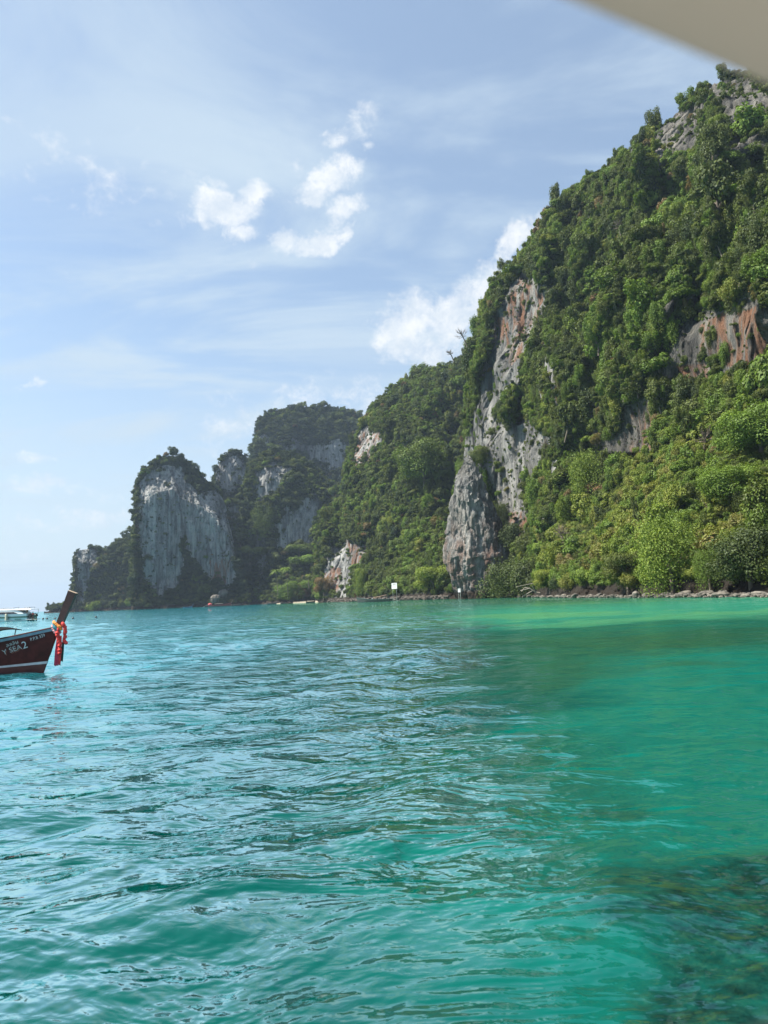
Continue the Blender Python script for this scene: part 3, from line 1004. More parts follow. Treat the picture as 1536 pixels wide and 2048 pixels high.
INDIV = []
for ai, a in enumerate(allp):
    for i in sorted(top.get(ai, ())):
        p = a['pts'][i]
        px, py = project(p[None, :]); px = px[0]
        nm, adj, _ = SPECIES[a['sp'][i]]
        kind = nm.replace('_', ' ').split()[-1]
        if a['name'] == 'main_mountain':
            zv = 'just above the rocky shore' if p[2] < 10 else 'low on the bright slope' if p[2] < 24 else 'partway up the slope' if p[2] < 45 else 'up the cliff' if p[2] < 80 else 'high on the mountain'
            zh = 'near the limestone spire' if px < 1060 else 'left of the cave' if px < 1190 else 'under the cave' if px < 1300 else 'right of the cave' if px < 1400 else 'nearing the right edge' if px < 1480 else 'at the right edge'
            grp = 'jungle trees on the big mountain'
        else:
            zv = 'high on the wooded spur' if p[2] > 95 else 'halfway up the wooded spur' if p[2] > 35 else 'low on the wooded spur'
            zh = 'above the beach' if px < 720 else 'behind the dark boat' if px < 790 else 'over the notice board' if px < 850 else 'beside the spire'
            grp = 'jungle trees on the spur'
        r_ = a['size'][i]
        szw = 'small' if r_ < 3.0 else 'middling' if r_ < 3.9 else 'large' if r_ < 5 else 'huge'
        lab = f"{szw} {adj} {hueword(a['hue'][i])} {kind} {zv}, {zh}"
        INDIV.append([lab, px, grp, ai, i])

byl = {}
for r_ in INDIV: byl.setdefault(r_[0], []).append(r_)
for lab, rows in byl.items():
    if len(rows) > 1:
        rows.sort(key=lambda r_: r_[1])
        names = {2: ['left', 'right'], 3: ['leftmost', 'middle', 'rightmost']}.get(len(rows), ['leftmost'] + ['second', 'third', 'fourth', 'fifth', 'sixth', 'seventh', 'eighth'][:len(rows) - 2] + ['rightmost'])
        for r_, n_ in zip(rows, names): r_[0] = n_ + ' ' + lab
for lab, px, grp, ai, i in INDIV:
    if len(lab.replace(',', ' ').split()) > 16: lab = lab.replace('just above the rocky shore', 'above the shore').replace('partway up', 'on').replace('straight ', '').replace('nearing the right edge', 'at right').replace('near the limestone spire', 'by the spire')
    if len(lab.replace(',', ' ').split()) > 16: lab = ' '.join(q for q in lab.split() if q not in ('small', 'middling', 'large', 'huge'))
    a = allp[ai]; p = a['pts'][i]
    add_tree(int(a['sp'][i]), int(a['var'][i]), p - np.array([0, 0, .15 * a['size'][i]]), float(a['size'][i]),
             (float(a['tx'][i]), float(a['ty'][i]), float(a['rz'][i])), float(a['hue'][i]), lab, grp, None, [float(q) for q in a['s3'][i]])


def gn_scatter(name, pts, size, rot, hue, idx, kind='stuff'):
    me = bpy.data.meshes.new(name)
    me.vertices.add(len(pts))
    me.vertices.foreach_set('co', np.asarray(pts, np.float32).ravel())
    sz = me.attributes.new('size', 'FLOAT_VECTOR', 'POINT'); sz.data.foreach_set('vector', np.asarray(size, np.float32).ravel())
    fattr(me, 'hue', hue)
    av = me.attributes.new('rot', 'FLOAT_VECTOR', 'POINT'); av.data.foreach_set('vector', np.asarray(rot, np.float32).ravel())
    ii = me.attributes.new('pick', 'INT', 'POINT'); ii.data.foreach_set('value', np.asarray(idx, np.int32))
    o = bpy.data.objects.new(name, me)
    C.objects.link(o)
    md = o.modifiers.new('scatter', 'NODES')
    md.node_group = SC_NG
    return tag(o, kind=kind)


SC_NG = bpy.data.node_groups.new('scatter crowns', 'GeometryNodeTree')
SC_NG.interface.new_socket('Geometry', in_out='INPUT', socket_type='NodeSocketGeometry')
SC_NG.interface.new_socket('Geometry', in_out='OUTPUT', socket_type='NodeSocketGeometry')
N = SC_NG.nodes; L = SC_NG.links
gi = N.new('NodeGroupInput'); go = N.new('NodeGroupOutput')
iop = N.new('GeometryNodeInstanceOnPoints'); ci = N.new('GeometryNodeCollectionInfo')
ci.inputs['Collection'].default_value = proto_col
ci.inputs['Separate Children'].default_value = True
ci.inputs['Reset Children'].default_value = True
def named(nm, typ):
    nd = N.new('GeometryNodeInputNamedAttribute'); nd.data_type = typ; nd.inputs['Name'].default_value = nm
    return nd.outputs[0]
e2r = N.new('FunctionNodeEulerToRotation')
L.new(named('rot', 'FLOAT_VECTOR'), e2r.inputs[0])
L.new(gi.outputs[0], iop.inputs['Points'])
L.new(ci.outputs[0], iop.inputs['Instance'])
iop.inputs['Pick Instance'].default_value = True
L.new(named('pick', 'INT'), iop.inputs['Instance Index'])
L.new(e2r.outputs[0], iop.inputs['Rotation'])
L.new(named('size', 'FLOAT_VECTOR'), iop.inputs['Scale'])
L.new(iop.outputs[0], go.inputs[0])

CANOPY = {'main_mountain': ('mountain_forest', 'thick green jungle of mixed trees covering the big mountain at right'),
          'middle_spur': ('spur_forest', 'green forest covering the spur between the spire and the beach'),
          'dome_hill': ('dome_forest', 'dark green forest over the domed hill behind the beach'),
          'limestone_tower': ('tower_forest', 'trees capping and footing the grey limestone tower'),
          'headland': ('headland_forest', 'trees covering the low headland at the far left'),
          'far_hill': ('plateau_forest', 'bluish green forest on the farthest flat topped hill'),
          'far_knob': ('knob_forest', 'shrubby trees on the small rocky knob beside the tower')}
for ai, a in enumerate(allp):
    m_ = np.ones(len(a['pts']), bool)
    for i in top.get(ai, ()): m_[i] = False
    pts = a['pts'][m_].copy(); pts[:, 2] -= .15 * a['size'][m_]
    idx = a['sp'][m_] * 2 + a['var'][m_]
    rot = np.stack([a['tx'][m_], a['ty'][m_], a['rz'][m_]], 1)
    nm, lab = CANOPY[a['name']]
    P_, S_, R_, H_, I_ = [pts], [a['size'][m_][:, None] * a['s3'][m_]], [rot], [a['hue'][m_]], [idx]
    # undergrowth between the crowns
    d = MASS[ai]
    R0, sp_, nc, hb = SCAT[a['name']]
    up, us, uk, un = scatter_points(d, R0 * .42, sp_ * .52, int(nc * .8), 700 + ai, rockkeep=.05)
    g = np.random.default_rng(900 + ai)
    P_.append(up); S_.append(us[:, None] * np.stack([g.uniform(.8, 1.5, len(up)), g.uniform(.8, 1.5, len(up)), np.exp(g.normal(.1, .4, len(up)))], 1)); R_.append(np.stack([g.normal(0, .3, len(up)), g.normal(0, .3, len(up)), g.random(len(up)) * 6.28], 1))
    H_.append(np.clip(hb - .04 + .16 * vnoise(up / 14., 79) + g.normal(0, .09, len(up)), .02, .8)); I_.append(g.choice([0, 1, 2, 3, 8, 9, 10, 11], len(up)))
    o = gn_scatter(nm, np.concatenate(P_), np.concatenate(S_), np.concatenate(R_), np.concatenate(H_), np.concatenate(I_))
    tag(o, lab, 'forest')

# ------------------------------------------------------------------ landmark trees
BVH = {}
for d in MASS:
    BVH[d['name']] = BVHTree.FromPolygons([tuple(v) for v in d['P']], [tuple(int(i) for i in f) for f in d['q']])


def hit(name, px, py):
    d = ray(px, py)
    h = BVH[name].ray_cast(Vector(EYE), Vector(d))
    return np.array(h[0]) if h[0] is not None else at(px, py, 300)


def landmark(mass, px, py, hpx, sp, hue, label, sx=1.0, name=None, var=0, toward=1.5):
    p = hit(mass, px, py)
    D = np.linalg.norm(p - EYE)
    p = p + (EYE - p) / D * toward
    h = hpx / FPX * D
    unit = {2: 2.3, 7: 2.0, 3: 1.1, 5: 1.0}.get(sp, 1.5)
    e = add_tree(sp, var + 2, p - np.array([0, 0, .1 * h]), h / unit, (0, 0, 1.0), hue, label, None, name)
    e.scale = (h / unit * sx, h / unit * sx, h / unit)
    return e


landmark('main_mountain', 1178, 1000, 105, 7, .66, 'tall bright green vine wrapped tree standing left of the dark cave mouth', 1.0)
landmark('main_mountain', 1345, 1170, 145, 7, .64, 'tall light green vine draped tree rising from the shore amid the bright slope', 1.05, var=1)
landmark('main_mountain', 1255, 1168, 70, 1, .44, 'dark green round bush mound at the foot of the bright slope', 1.1)
landmark('main_mountain', 1100, 1178, 45, 1, .74, 'pale yellow green spreading tree leaning over the driftwood', 1.25)
landmark('main_mountain', 1045, 1172, 32, 1, .72, 'small yellow green bush left of the driftwood', 1.1)
landmark('main_mountain', 1500, 1165, 110, 0, .30, 'dark green round tree at the right end of the rocky shore', 1.0)
landmark('main_mountain', 1420, 1168, 70, 7, .58, 'fresh green vine draped tree near the right end of the shore', 1.2)
landmark('main_mountain', 1520, 900, 90, 0, .60, 'large bright green round tree on the slope at the right edge of the photo', 1.2)
landmark('main_mountain', 1460, 1000, 70, 0, .62, 'broad fresh green tree above the tall vine draped tree to its right', 1.2, var=1)
landmark('middle_spur', 870, 1186, 62, 1, .72, 'yellow green leafy tree at the water edge just left of the limestone spire', 1.15)
landmark('middle_spur', 722, 1190, 58, 2, .70, 'slim yellow green tree behind the bow of the dark longtail boat', .8)
landmark('middle_spur', 800, 1190, 26, 1, .66, 'small light green shrub beside the white notice board', 1.0)
landmark('middle_spur', 848, 960, 90, 0, .55, 'big fresh green tree bulging from the middle of the wooded spur', 1.0)
landmark('middle_spur', 648, 1190, 42, 1, .97, 'rust red leaved bush at the left foot of the spur', .8)
landmark('dome_hill', 583, 1199, 40, 0, .56, 'round bright green bush at the left end of the sandy beach', 1.3)
landmark('dome_hill', 625, 1196, 42, 1, .60, 'green tree behind the sandy beach next to the rock wall', 1.1)
landmark('dome_hill', 605, 1197, 30, 4, .92, 'thin brownish shrub between two green bushes behind the beach', 1.0)
landmark('dome_hill', 627, 1152, 48, 3, .60, 'flat topped pale green tree above the beach beside the rock wall', 1.0)
landmark('dome_hill', 600, 1120, 34, 3, .55, 'flat topped tree standing higher up behind the palms', 1.0, var=1)
landmark('dome_hill', 500, 1125, 36, 3, .80, 'olive umbrella shaped tree on the dark slope left of the palms', .9)
landmark('dome_hill', 528, 1060, 58, 7, .50, 'vine hung tree climbing the dark cliff above the palms', 1.1)


def palm(px, py, hpx, D, label, hue=.5):
    p = at(px, py, D)
    h = hpx / FPX * D
    e = empty('palm_tree', p)
    tag(e, label, 'palm tree', 'palms behind the beach')
    lean = random.uniform(-.10, .0)
    b = MB()
    pts = [(lean * h * (k / 6) ** 2, 0, h * k / 6) for k in range(7)]
    b.tube(pts, [.28 - .02 * k for k in range(7)], 7)
    b.build('trunk', M_BARK, e)
    V = []; Fc = []
    g = np.random.default_rng(int(px))
    for k in range(22):
        a = k * 2.399 + g.random() * .4
        L = h * .27 * g.uniform(.85, 1.15); up = g.uniform(-.2, .9)
        prev = None
        for j in range(15):
            s_ = j / 14
            x = L * s_ * math.cos(up * .8); z = L * (math.sin(up) * s_ - .75 * s_ * s_)
            c = np.array([pts[-1][0] + x * math.cos(a), x * math.sin(a), h + z])
            if j:
                wd = .30 * L * (1 - s_) ** .6 * (.4 + s_) * .9
                sd = np.array([-math.sin(a), math.cos(a), 0])
                for sg in (-1, 1):
                    tip = c + sd * sg * wd + (c - prev) * .8 - np.array([0, 0, .45 * wd])
                    i0 = len(V)
                    V += [prev, c, tip]
                    Fc.append((i0, i0 + 1, i0 + 2))
            prev = c
    me = bpy.data.meshes.new('crown')
    me.from_pydata([tuple(v) for v in V], [], Fc)
    fattr(me, 'leaf', np.full(len(V), .6))
    me.materials.append(M_LEAF)
    o = bpy.data.objects.new('crown', me); C.objects.link(o); o.parent = e; o['hue'] = hue


palm(556, 1192, 50, 608, 'left one of the two tall palms above the beach', .52)
palm(576, 1190, 52, 606, 'right one of the two tall palms above the beach', .60)
palm(618, 1178, 28, 600, 'short palm in front of the flat topped tree by the rock wall', .80)


def bare_tree(px, py, hpx, mass, label, lean):
    p = hit(mass, px, py)
    D = np.linalg.norm(p - EYE); h = hpx / FPX * D
    p = p + (EYE - p) / D * 2.5
    e = empty('bare_tree', p)
    tag(e, label, 'tree', 'leafless trees')
    b = MB(); tw = MB()
    g = random.Random(int(px))
    top_ = Vector((lean * h, 0, h * .6))
    b.tube([(0, 0, -2), tuple(top_ * .5), tuple(top_)], [.3, .24, .16], 6)
    for k in range(16):
        a = g.random() * 6.28; el_ = g.uniform(-.2, 1.2)
        s_ = top_ * g.uniform(.55, 1)
        L_ = h * g.uniform(.25, .5)
        d1 = Vector((math.cos(a) * math.cos(el_), math.sin(a) * math.cos(el_), math.sin(el_)))
        m1 = s_ + d1 * L_ * .6
        tw.tube([s_, m1, m1 + (d1 + Vector((0, 0, .5))) * L_ * .35], [.10, .07, .03], 4)
        for q in range(4):
            d2 = (d1 + Vector((g.uniform(-1, 1), g.uniform(-1, 1), g.uniform(-.5, 1)))).normalized()
            st = s_ + d1 * L_ * g.uniform(.2, .6)
            tw.tube([st, st + d2 * L_ * .4], [.05, .025], 4)
    b.build('trunk', M_BARK, e)
    tw.build('branches', M_BARK, e)


bare_tree(934, 686, 34, 'middle_spur', 'leafless grey tree leaning left on the ridge against the cloud', -.35)
bare_tree(908, 716, 20, 'middle_spur', 'smaller leafless tree lower on the same ridge', -.5)

for px_, py_, hp_, ln_, lb_ in ((1196, 700, 40, .1, 'bare grey snag rising from the canopy on the middle of the mountain'), 
                               (1088, 905, 34, .1, 'bare dead tree at the right edge of the grey wall'), (1405, 905, 50, .2, 'bare dead tree standing over the bright lower slope'),
                               (1242, 470, 34, -.1, 'small bare tree high on the upper slope'), (1130, 1090, 44, -.2, 'bare leaning tree on the lower slope left of the bright green')):
    bare_tree(px_, py_, hp_, 'main_mountain', lb_, ln_)

# ------------------------------------------------------------------ shore: rubble, boulders, driftwood, beach
M_STONE = simple_mat('shore stone', (.105, .096, .083), .85, var=.6, vscale=1.3, bump=.5)
M_SAND = simple_mat('coral sand', (.27, .245, .185), .9, var=.15, vscale=.6)


def rock_mesh(seed, n=10, m=7, sx=(1, .8, .6)):
    b = MB().ball((0, 0, 0), 1, n, m)
    V = np.array(b.V)
    k = 1 + .32 * fbm(V * 1.2 + seed * 7.7, 3, seed)
    V = V * k[:, None] * np.array(sx)
    V = np.sign(V) * np.abs(V) ** .9
    me = bpy.data.meshes.new('boulder')
    me.from_pydata([tuple(v) for v in V], [], b.F)
    me.materials.append(M_STONE)
    return me


ROCKS = [rock_mesh(k) for k in range(6)]
g = random.Random(5)


def shore_pt(px, inland=0.0):
    az = azel(px, 1205 - .042 * (px - 500))[0]
    base = [(880, 338), (950, 312), (1000, 280), (1134, 186), (1265, 147), (1400, 124), (1536, 109), (1800, 90)]
    D = np.interp(px, [b[0] for b in base], [b[1] for b in base]) + inland
    return np.array([math.sin(az) * D, math.cos(az) * D, 0])


def boulder_words(px):
    if px < 1060: return 'left of the driftwood'
    if px < 1160: return 'by the driftwood'
    if px < 1330: return 'under the bright slope'
    return 'at the right end of the shore'


BOULD = {}
for k in range(64):
    px = 985 + 560 * g.random() ** .8
    p = shore_pt(px, g.uniform(-3.5, .5))
    s_ = g.choice([.35, .45, .5, .6, .7, .9, 1.1])
    o = bpy.data.objects.new('boulder', ROCKS[k % 6])
    C.objects.link(o)
    o.location = (p[0], p[1], s_ * .25 + g.uniform(-.1, .15) + max(0, .1))
    o.rotation_euler = (g.uniform(-.3, .3), g.uniform(-.3, .3), g.random() * 6.28)
    o.scale = (s_ * g.uniform(.9, 1.5), s_, s_ * g.uniform(.7, 1.1))
    wd = 'big' if s_ > .85 else ('middling' if s_ > .48 else 'small')
    BOULD.setdefault(f'{wd} grey waterline boulder {boulder_words(px)}', []).append((px, o))
ORD = ['first', 'second', 'third', 'fourth', 'fifth', 'sixth', 'seventh', 'eighth', 'ninth', 'tenth', 'eleventh', 'twelfth', 'thirteenth', 'fourteenth', 'fifteenth', 'sixteenth']
for lab, rows in BOULD.items():
    rows.sort(key=lambda r_: r_[0])
    for k, (px, o) in enumerate(rows):
        tag(o, (ORD[k] + ' ' + lab + ', counted from the left') if len(rows) > 1 else lab, 'boulder', 'boulders along the rocky shore')
b = MB()
for k in range(1500):
    px = 960 + 640 * g.random()
    p = shore_pt(px, g.uniform(-4.0, 2.5))
    r_ = g.uniform(.12, .38)
    b.ball((p[0], p[1], g.uniform(-.05, .25) + .35 * g.random() ** 2), (r_ * g.uniform(.8, 1.6), r_, r_ * .7), 5, 4)
tag(b.build('shore_rubble', M_STONE), 'grey broken stones strewn along the waterline below the jungle', 'stones', kind='stuff')
b = MB()
for k in range(700):
    px = 655 + 240 * g.random()
    az = azel(px, 1198)[0]
    D = np.interp(px, [650, 700, 760, 830, 893], [500, 465, 410, 352, 312]) + g.uniform(-5, 3)
    r_ = g.uniform(.4, 1.2)
    b.ball((math.sin(az) * D, math.cos(az) * D, g.uniform(-.1, 1.6)), (r_ * g.uniform(.8, 1.5), r_, r_ * .8), 5, 4)
tag(b.build('rocky_bank', simple_mat('dark wet rock', (.07, .058, .048), .8, var=.5, vscale=.8, bump=.4)), 'dark tumbled rocks along the bank behind the dark longtail boat', 'rocks', kind='stuff')

# driftwood
p = shore_pt(1072, -3)
e = empty('driftwood', p)
tag(e, 'bleached fallen tree with forked bare branches lying on the shore', 'driftwood')
b = MB()
b.tube([(7, -1, .5), (3.5, 0, .9), (0, 0, 1.6), (-2, 0, 3.0), (-5, .4, 2.4)], [.32, .28, .22, .17, .1], 7)
b.build('trunk', M_BARE, e)
for pts in ([(0, 0, 1.6), (-1.2, -.6, 3.4), (-.6, -.8, 4.6), (-3.2, -.6, 4.2), (-6.6, -.5, 3.6)], [(-1, 0, 2.3), (-3.2, -.3, 1.2), (-4.6, -.4, .5)], [(3, 0, 1), (3.6, -.3, 2.1), (5.2, -.3, 2.8)],
            [(-2, 0, 3), (-3.6, .3, 3.3), (-4.6, .2, 2.1)], [(5.5, -.5, .8), (8, .2, 1.5), (10.5, 0, 2.6), (12, 0, 3.4)]):
    MB().tube(pts, [.15 - .02 * i for i in range(len(pts))], 6).build('branch', M_BARE, e)

# sandy beach at the head of the bay
V = []; Fc = []
lst = [(540, 612), (575, 604), (610, 597), (640, 588), (660, 545), (690, 492), (705, 470)]
for k, (px, D) in enumerate(lst):
    az = azel(px, 1203)[0]
    tp = [.1, .7, 1, 1, .7, .45, .1][k]
    for dd, z in ((-10, -.4), (-4, .15), (5, .9), (24, 1.5)):
        V.append((math.sin(az) * (D + dd * tp), math.cos(az) * (D + dd * tp), z * tp if z > 0 else z))
for k in range(len(lst) - 1):
    for j in range(3):
        a = k * 4 + j
        Fc.append((a, a + 4, a + 5, a + 1))
tag(mesh_obj('beach', V, Fc, M_SAND, None, True), kind='structure')

for px_, py_, hp_, sp_, hu_, lb_ in ((1040, 1190, 84, 5, .22, 'dark green bush mound pressed against the right foot of the limestone spire'), (1022, 1105, 62, 0, .26, 'dark round tree in the notch right of the spire'),
                                   (1000, 1052, 50, 7, .30, 'dark vine hung tree right of the spire tip'), (962, 930, 40, 0, .5, 'leafy tree growing from the wall just above the spire tip')):
    e_ = landmark('main_mountain', px_, py_, hp_, sp_, hu_, lb_, toward=3.)

# sea stack blocks by the red boat
for px, py, D, r_, lab in ((430, 1196, 640, 5.5, 'pale grey round boulder standing behind the red longtail boat'), (446, 1186, 660, 6.0, 'larger pale rock up among the dark trees behind the red boat')):
    q = at(px, py, D)
    o = bpy.data.objects.new('boulder', ROCKS[2]); C.objects.link(o)
    o.location = (q[0], q[1], q[2] - 1); o.scale = (r_ * .8, r_, r_ * 1.15)
    tag(o, lab, 'boulder')

# ------------------------------------------------------------------ longtail boats
M_HULL = simple_mat('dark varnished hull planks', (.062, .013, .012), .6, var=.45, vscale=2.2, spec=.2)
M_HULLLOW = simple_mat('red brown bottom paint', (.085, .022, .018), .55, var=.3, vscale=3)
M_WHITE = simple_mat('white boat paint', (.62, .64, .66), .5, var=.12, vscale=5)
M_BLUEGREY = simple_mat('blue grey rail paint', (.16, .25, .32), .5, var=.25, vscale=4)
M_DARK = simple_mat('black tarpaulin', (.014, .017, .018), .95, var=.3, vscale=6, spec=.05)
M_POST = simple_mat('varnished prow timber', (.062, .017, .014), .40, var=.4, vscale=3)
M_WOOD = simple_mat('weathered pale timber', (.33, .24, .17), .75, var=.25, vscale=6, bump=.3)
M_STEEL = simple_mat('painted steel tube', (.35, .37, .36), .4, metal=.4)
M_BLACK = simple_mat('black engine cowling', (.012, .013, .015), .3)


class Hull:
    """prow at x = 0 on the waterline, stern at x = -L; y is across, z up"""
    def __init__(s, L=10.5, B=.95, zb=1.62, zm=.74, zs=.85, rake=.345, k=1.0):
        s.L, s.B, s.zb, s.zm, s.zs, s.rake, s.k = L, B, zb, zm, zs, rake, k

    def zg(s, u):
        return s.zm + (s.zb - s.zm) * (1 - u) ** 3.2 + (s.zs - s.zm) * u ** 3

    def pt(s, u, z, side):
        zg = s.zg(u)
        v = min(max((z + .35) / (zg + .35), 0), 1)
        x = -s.L * u + s.rake * z * (1 - u) ** 6
        full = (1 - (1 - min(u / .62, 1)) ** 1.9)
        if u > .7: full *= 1 - .25 * ((u - .7) / .3) ** 1.5
        b = s.B * full * (.42 + .58 * v ** .65) if v > 0 else 0
        b = b + .035 * (1 - u)
        return Vector((x, side * b, z)) * s.k

    def find(s, x, z, side):
        u = max(-x / s.L, 0)
        for _ in range(8):
            u = min(max((s.rake * z * (1 - u) ** 6 - x) / s.L, 0), 1)
        return s.pt(u, z, side)

    def strip(s, z0, z1, off, nu=60, nz=3):
        """shell between two heights (functions of u), standing `off` proud of the hull"""
        V = []; Fc = []
        for side in (-1, 1):
            b0 = len(V)
            for i in range(nu + 1):
                u = (i / nu) ** 1.4
                for j in range(nz + 1):
                    z = z0(u) + (z1(u) - z0(u)) * j / nz
                    p = s.pt(u, z, side)
                    V.append(p + Vector((off * .6 * (u < .02), side * off, 0)))
            for i in range(nu):
                for j in range(nz):
                    a = b0 + i * (nz + 1) + j
                    f = (a, a + nz + 1, a + nz + 2, a + 1)
                    Fc.append(f if side > 0 else tuple(reversed(f)))
        # close the stem
        h = (nu + 1) * (nz + 1)
        for j in range(nz):
            Fc.append((j, h + j, h + j + 1, j + 1))
        # stern
        e0 = nu * (nz + 1)
        for j in range(nz):
            Fc.append((e0 + j + 1, h + e0 + j + 1, h + e0 + j, e0 + j))
        return V, Fc

    def deck(s, drop=.16, nu=40):
        V = []; Fc = []
        for i in range(nu + 1):
            u = i / nu
            z = s.zg(u) - drop
            V += [s.pt(u, z, -1) * 1.0, s.pt(u, z, 1) * 1.0]
        for i in range(nu):
            Fc.append((2 * i, 2 * i + 1, 2 * i + 3, 2 * i + 2))
        return V, Fc

    def rail(s, w=.05, up=.05, nu=60):
        b = MB()
        for side in (-1, 1):
            pts = []
            for i in range(nu + 1):
                u = (i / nu) ** 1.4
                p = s.pt(u, s.zg(u), side)
                pts.append(p + Vector((0, 0, up * .5)))
            b.tube(pts, w * .6, 6)
        return b


def text_mesh(body, size, name, depth=0.0):
    cu = bpy.data.curves.new(name, 'FONT')
    cu.body = body
    cu.size = size
    cu.resolution_u = 4
    o = bpy.data.objects.new(name, cu)
    C.objects.link(o)
    dg = bpy.context.evaluated_depsgraph_get()
    dg.update()
    ev = o.evaluated_get(dg)
    me = ev.to_mesh()
    V = [v.co.copy() for v in me.vertices]; Fc = [tuple(p.vertices) for p in me.polygons]
    ev.to_mesh_clear()
    bpy.data.objects.remove(o)
    bpy.data.curves.remove(cu)
    return V, Fc


def prow_post(hull, base, tipv, w0, w1, th):
    """square timber rising from the stem"""
    V = []
    base = Vector(base); tipv = Vector(tipv)
    ax = (tipv - base).normalized()
    fw = Vector((ax.z, 0, -ax.x))
    for p, wd, tk in ((base - ax * .16, w0 * .8, th * .5), (base, w0, th), (base.lerp(tipv, .5), (w0 + w1) / 2, th), (tipv, w1, th * 1.05)):
        for sx, sy in ((-1, -1), (1, -1), (1, 1), (-1, 1)):
            V.append(p + fw * sx * wd / 2 + Vector((0, sy * tk / 2, 0)))
    Fc = []
    for i in range(3):
        for k in range(4):
            a, b_ = i * 4 + k, i * 4 + (k + 1) % 4
            Fc.append((a, b_, b_ + 4, a + 4))
    Fc.append((12, 13, 14, 15)); Fc.append((3, 2, 1, 0))
    return V, Fc


def longtail(name, loc, rz, label, k=1.0, mats=None, canopy=None, L=10.5, group=None, zb=1.62, cat='longtail boat'):
    mt = dict(hull=M_HULL, low=M_HULLLOW, stripe=M_WHITE, rail=M_BLUEGREY, post=M_POST, deck=M_WOOD)
    mt.update(mats or {})
    h = Hull(L=L, zb=zb)
    e = empty(name, loc, rz)
    e.scale = (k, k, k)
    tag(e, label, cat, group)
    zst = lambda u: .30 - .09 * min(u * 5, 1)
    if mats is None:
        for j in range(6):
            V, Fc = h.strip(lambda u: zst(u) + .045 + (h.zg(u) - zst(u) - .045) * j / 6 + .004, lambda u: zst(u) + .045 + (h.zg(u) - zst(u) - .045) * (j + 1) / 6 + .01, .009 * (j % 2) + .003 * (j % 3), 60, 2)
            mesh_obj('plank', V, Fc, mt['hull'], e, True)
        V, Fc = h.strip(lambda u: zst(u) + .02, lambda u: h.zg(u) - .01, -.02, 60, 2)
        mesh_obj('hull', V, Fc, mt['hull'], e, True)
    else:
        V, Fc = h.strip(lambda u: zst(u) + .045, lambda u: h.zg(u), 0.0, 70, 5)
        mesh_obj('hull', V, Fc, mt['hull'], e, True)
    V, Fc = h.strip(lambda u: -.34, lambda u: zst(u), 0.0, 50, 3)
    mesh_obj('bottom', V, Fc, mt['low'], e, True)
    V, Fc = h.strip(lambda u: zst(u) - .02, lambda u: zst(u) + .075 - .035 * min(u * 5, 1), .012, 60, 1)
    mesh_obj('waterline_stripe', V, Fc, mt['stripe'], e)
    V, Fc = h.strip(lambda u: h.zg(u) - .115, lambda u: h.zg(u) - .005, .022, 60, 1)
    mesh_obj('rubbing_strake', V, Fc, mt['rail'], e)
    h.rail(.055, .02).build('gunwale', mt.get('cap', M_HULL), e)
    V, Fc = h.deck()
    mesh_obj('deck', V, Fc, mt['deck'], e)
    V, Fc = prow_post(h, (.50, 0, zb - .05), (1.02, 0, zb + 1.24), .21, .31, .17)
    pp = mesh_obj('prow_post', V, Fc, mt['post'], e)
    ax = (Vector((1.02, 0, zb + 1.24)) - Vector((.5, 0, zb - .05))).normalized()
    MB().box((1.02 + ax.x * .008, 0, zb + 1.24 + ax.z * .008), (.33, .20, .016), Matrix.Rotation(math.atan2(ax.x, ax.z), 3, 'Y')).build('post_cap', M_WOOD, pp)
    for q in range(4):
        x = -L * (.3 + .15 * q)
        pz = h.zg(-x / L)
        MB().box((x, 0, pz - .22), (.28, 1.5 * min(1, .7 + .1 * q), .04)).build('thwart', M_WOOD, e)
    if canopy:
        x0, x1, z0, m_ = canopy
        V = []; Fc = []
        n = 10
        for x, dz in ((x0, -.06), (x0 - .35, .02), ((x0 + x1) / 2, .06), (x1, 0)):
            for lay in (0, .035):
                for i in range(n + 1):
                    y = -.95 + 1.9 * i / n
                    V.append((x, y, z0 + dz + .07 * (1 - (y / .95) ** 2) + lay))
        for r_ in range(3):
            for i in range(n):
                a = r_ * 2 * (n + 1) + i
                t_ = a + n + 1; c_ = a + 2 * (n + 1); d_ = c_ + n + 1
                Fc += [(a, c_, c_ + 1, a + 1), (t_, t_ + 1, d_ + 1, d_)]
        for i in range(n):
            Fc.append((i, i + 1, n + 2 + i, n + 1 + i))
            q = 6 * (n + 1) + i
            Fc.append((q + 1, q, q + n + 1, q + n + 2))
        mesh_obj('canopy', V, Fc, m_, e)
        for x in (x0 - .13, (x0 + x1) / 2, x1 + .3):
            for sy in (-1, 1):
                MB().tube([(x, sy * .62, h.zg(-x / L) - .12), (x, sy * .80, z0 + .05)], .022, 6).build('canopy_post', M_STEEL, e)
    # long tail engine
    en = MB().box((-L + .5, 0, h.zg(.95) + .35), (.8, .45, .45)).box((-L + .3, 0, h.zg(.95) + .62), (.35, .3, .14)).build('engine', M_BLACK, e)
    MB().tube([(-L + .2, 0, h.zg(.95) + .3), (-L - 2.6, 0, .05)], .045, 6).build('propeller_shaft', M_STEEL, en)
    MB().tube([(-L + .8, 0, h.zg(.95) + .4), (-L + 2.0, .1, h.zg(.95) + .7)], .03, 6).build('tiller', M_STEEL, en)
    return e, h


BOW = on_water(88, 1343)
boat, hull = longtail('longtail_boat', (BOW[0], BOW[1], 0), 0, 'dark maroon wooden longtail boat with tall prow post moored at the left edge',
                      canopy=(-1.36, -8.6, 1.56, M_DARK))
# lettering painted on the starboard side
M_LET = simple_mat('silver white lettering', (.42, .46, .46), .6, var=.15)
M_LETS = simple_mat('dull red letter shadow', (.22, .07, .05), .6, var=.15)
M_LETW = simple_mat('white numerals', (.60, .64, .66), .6, var=.1)


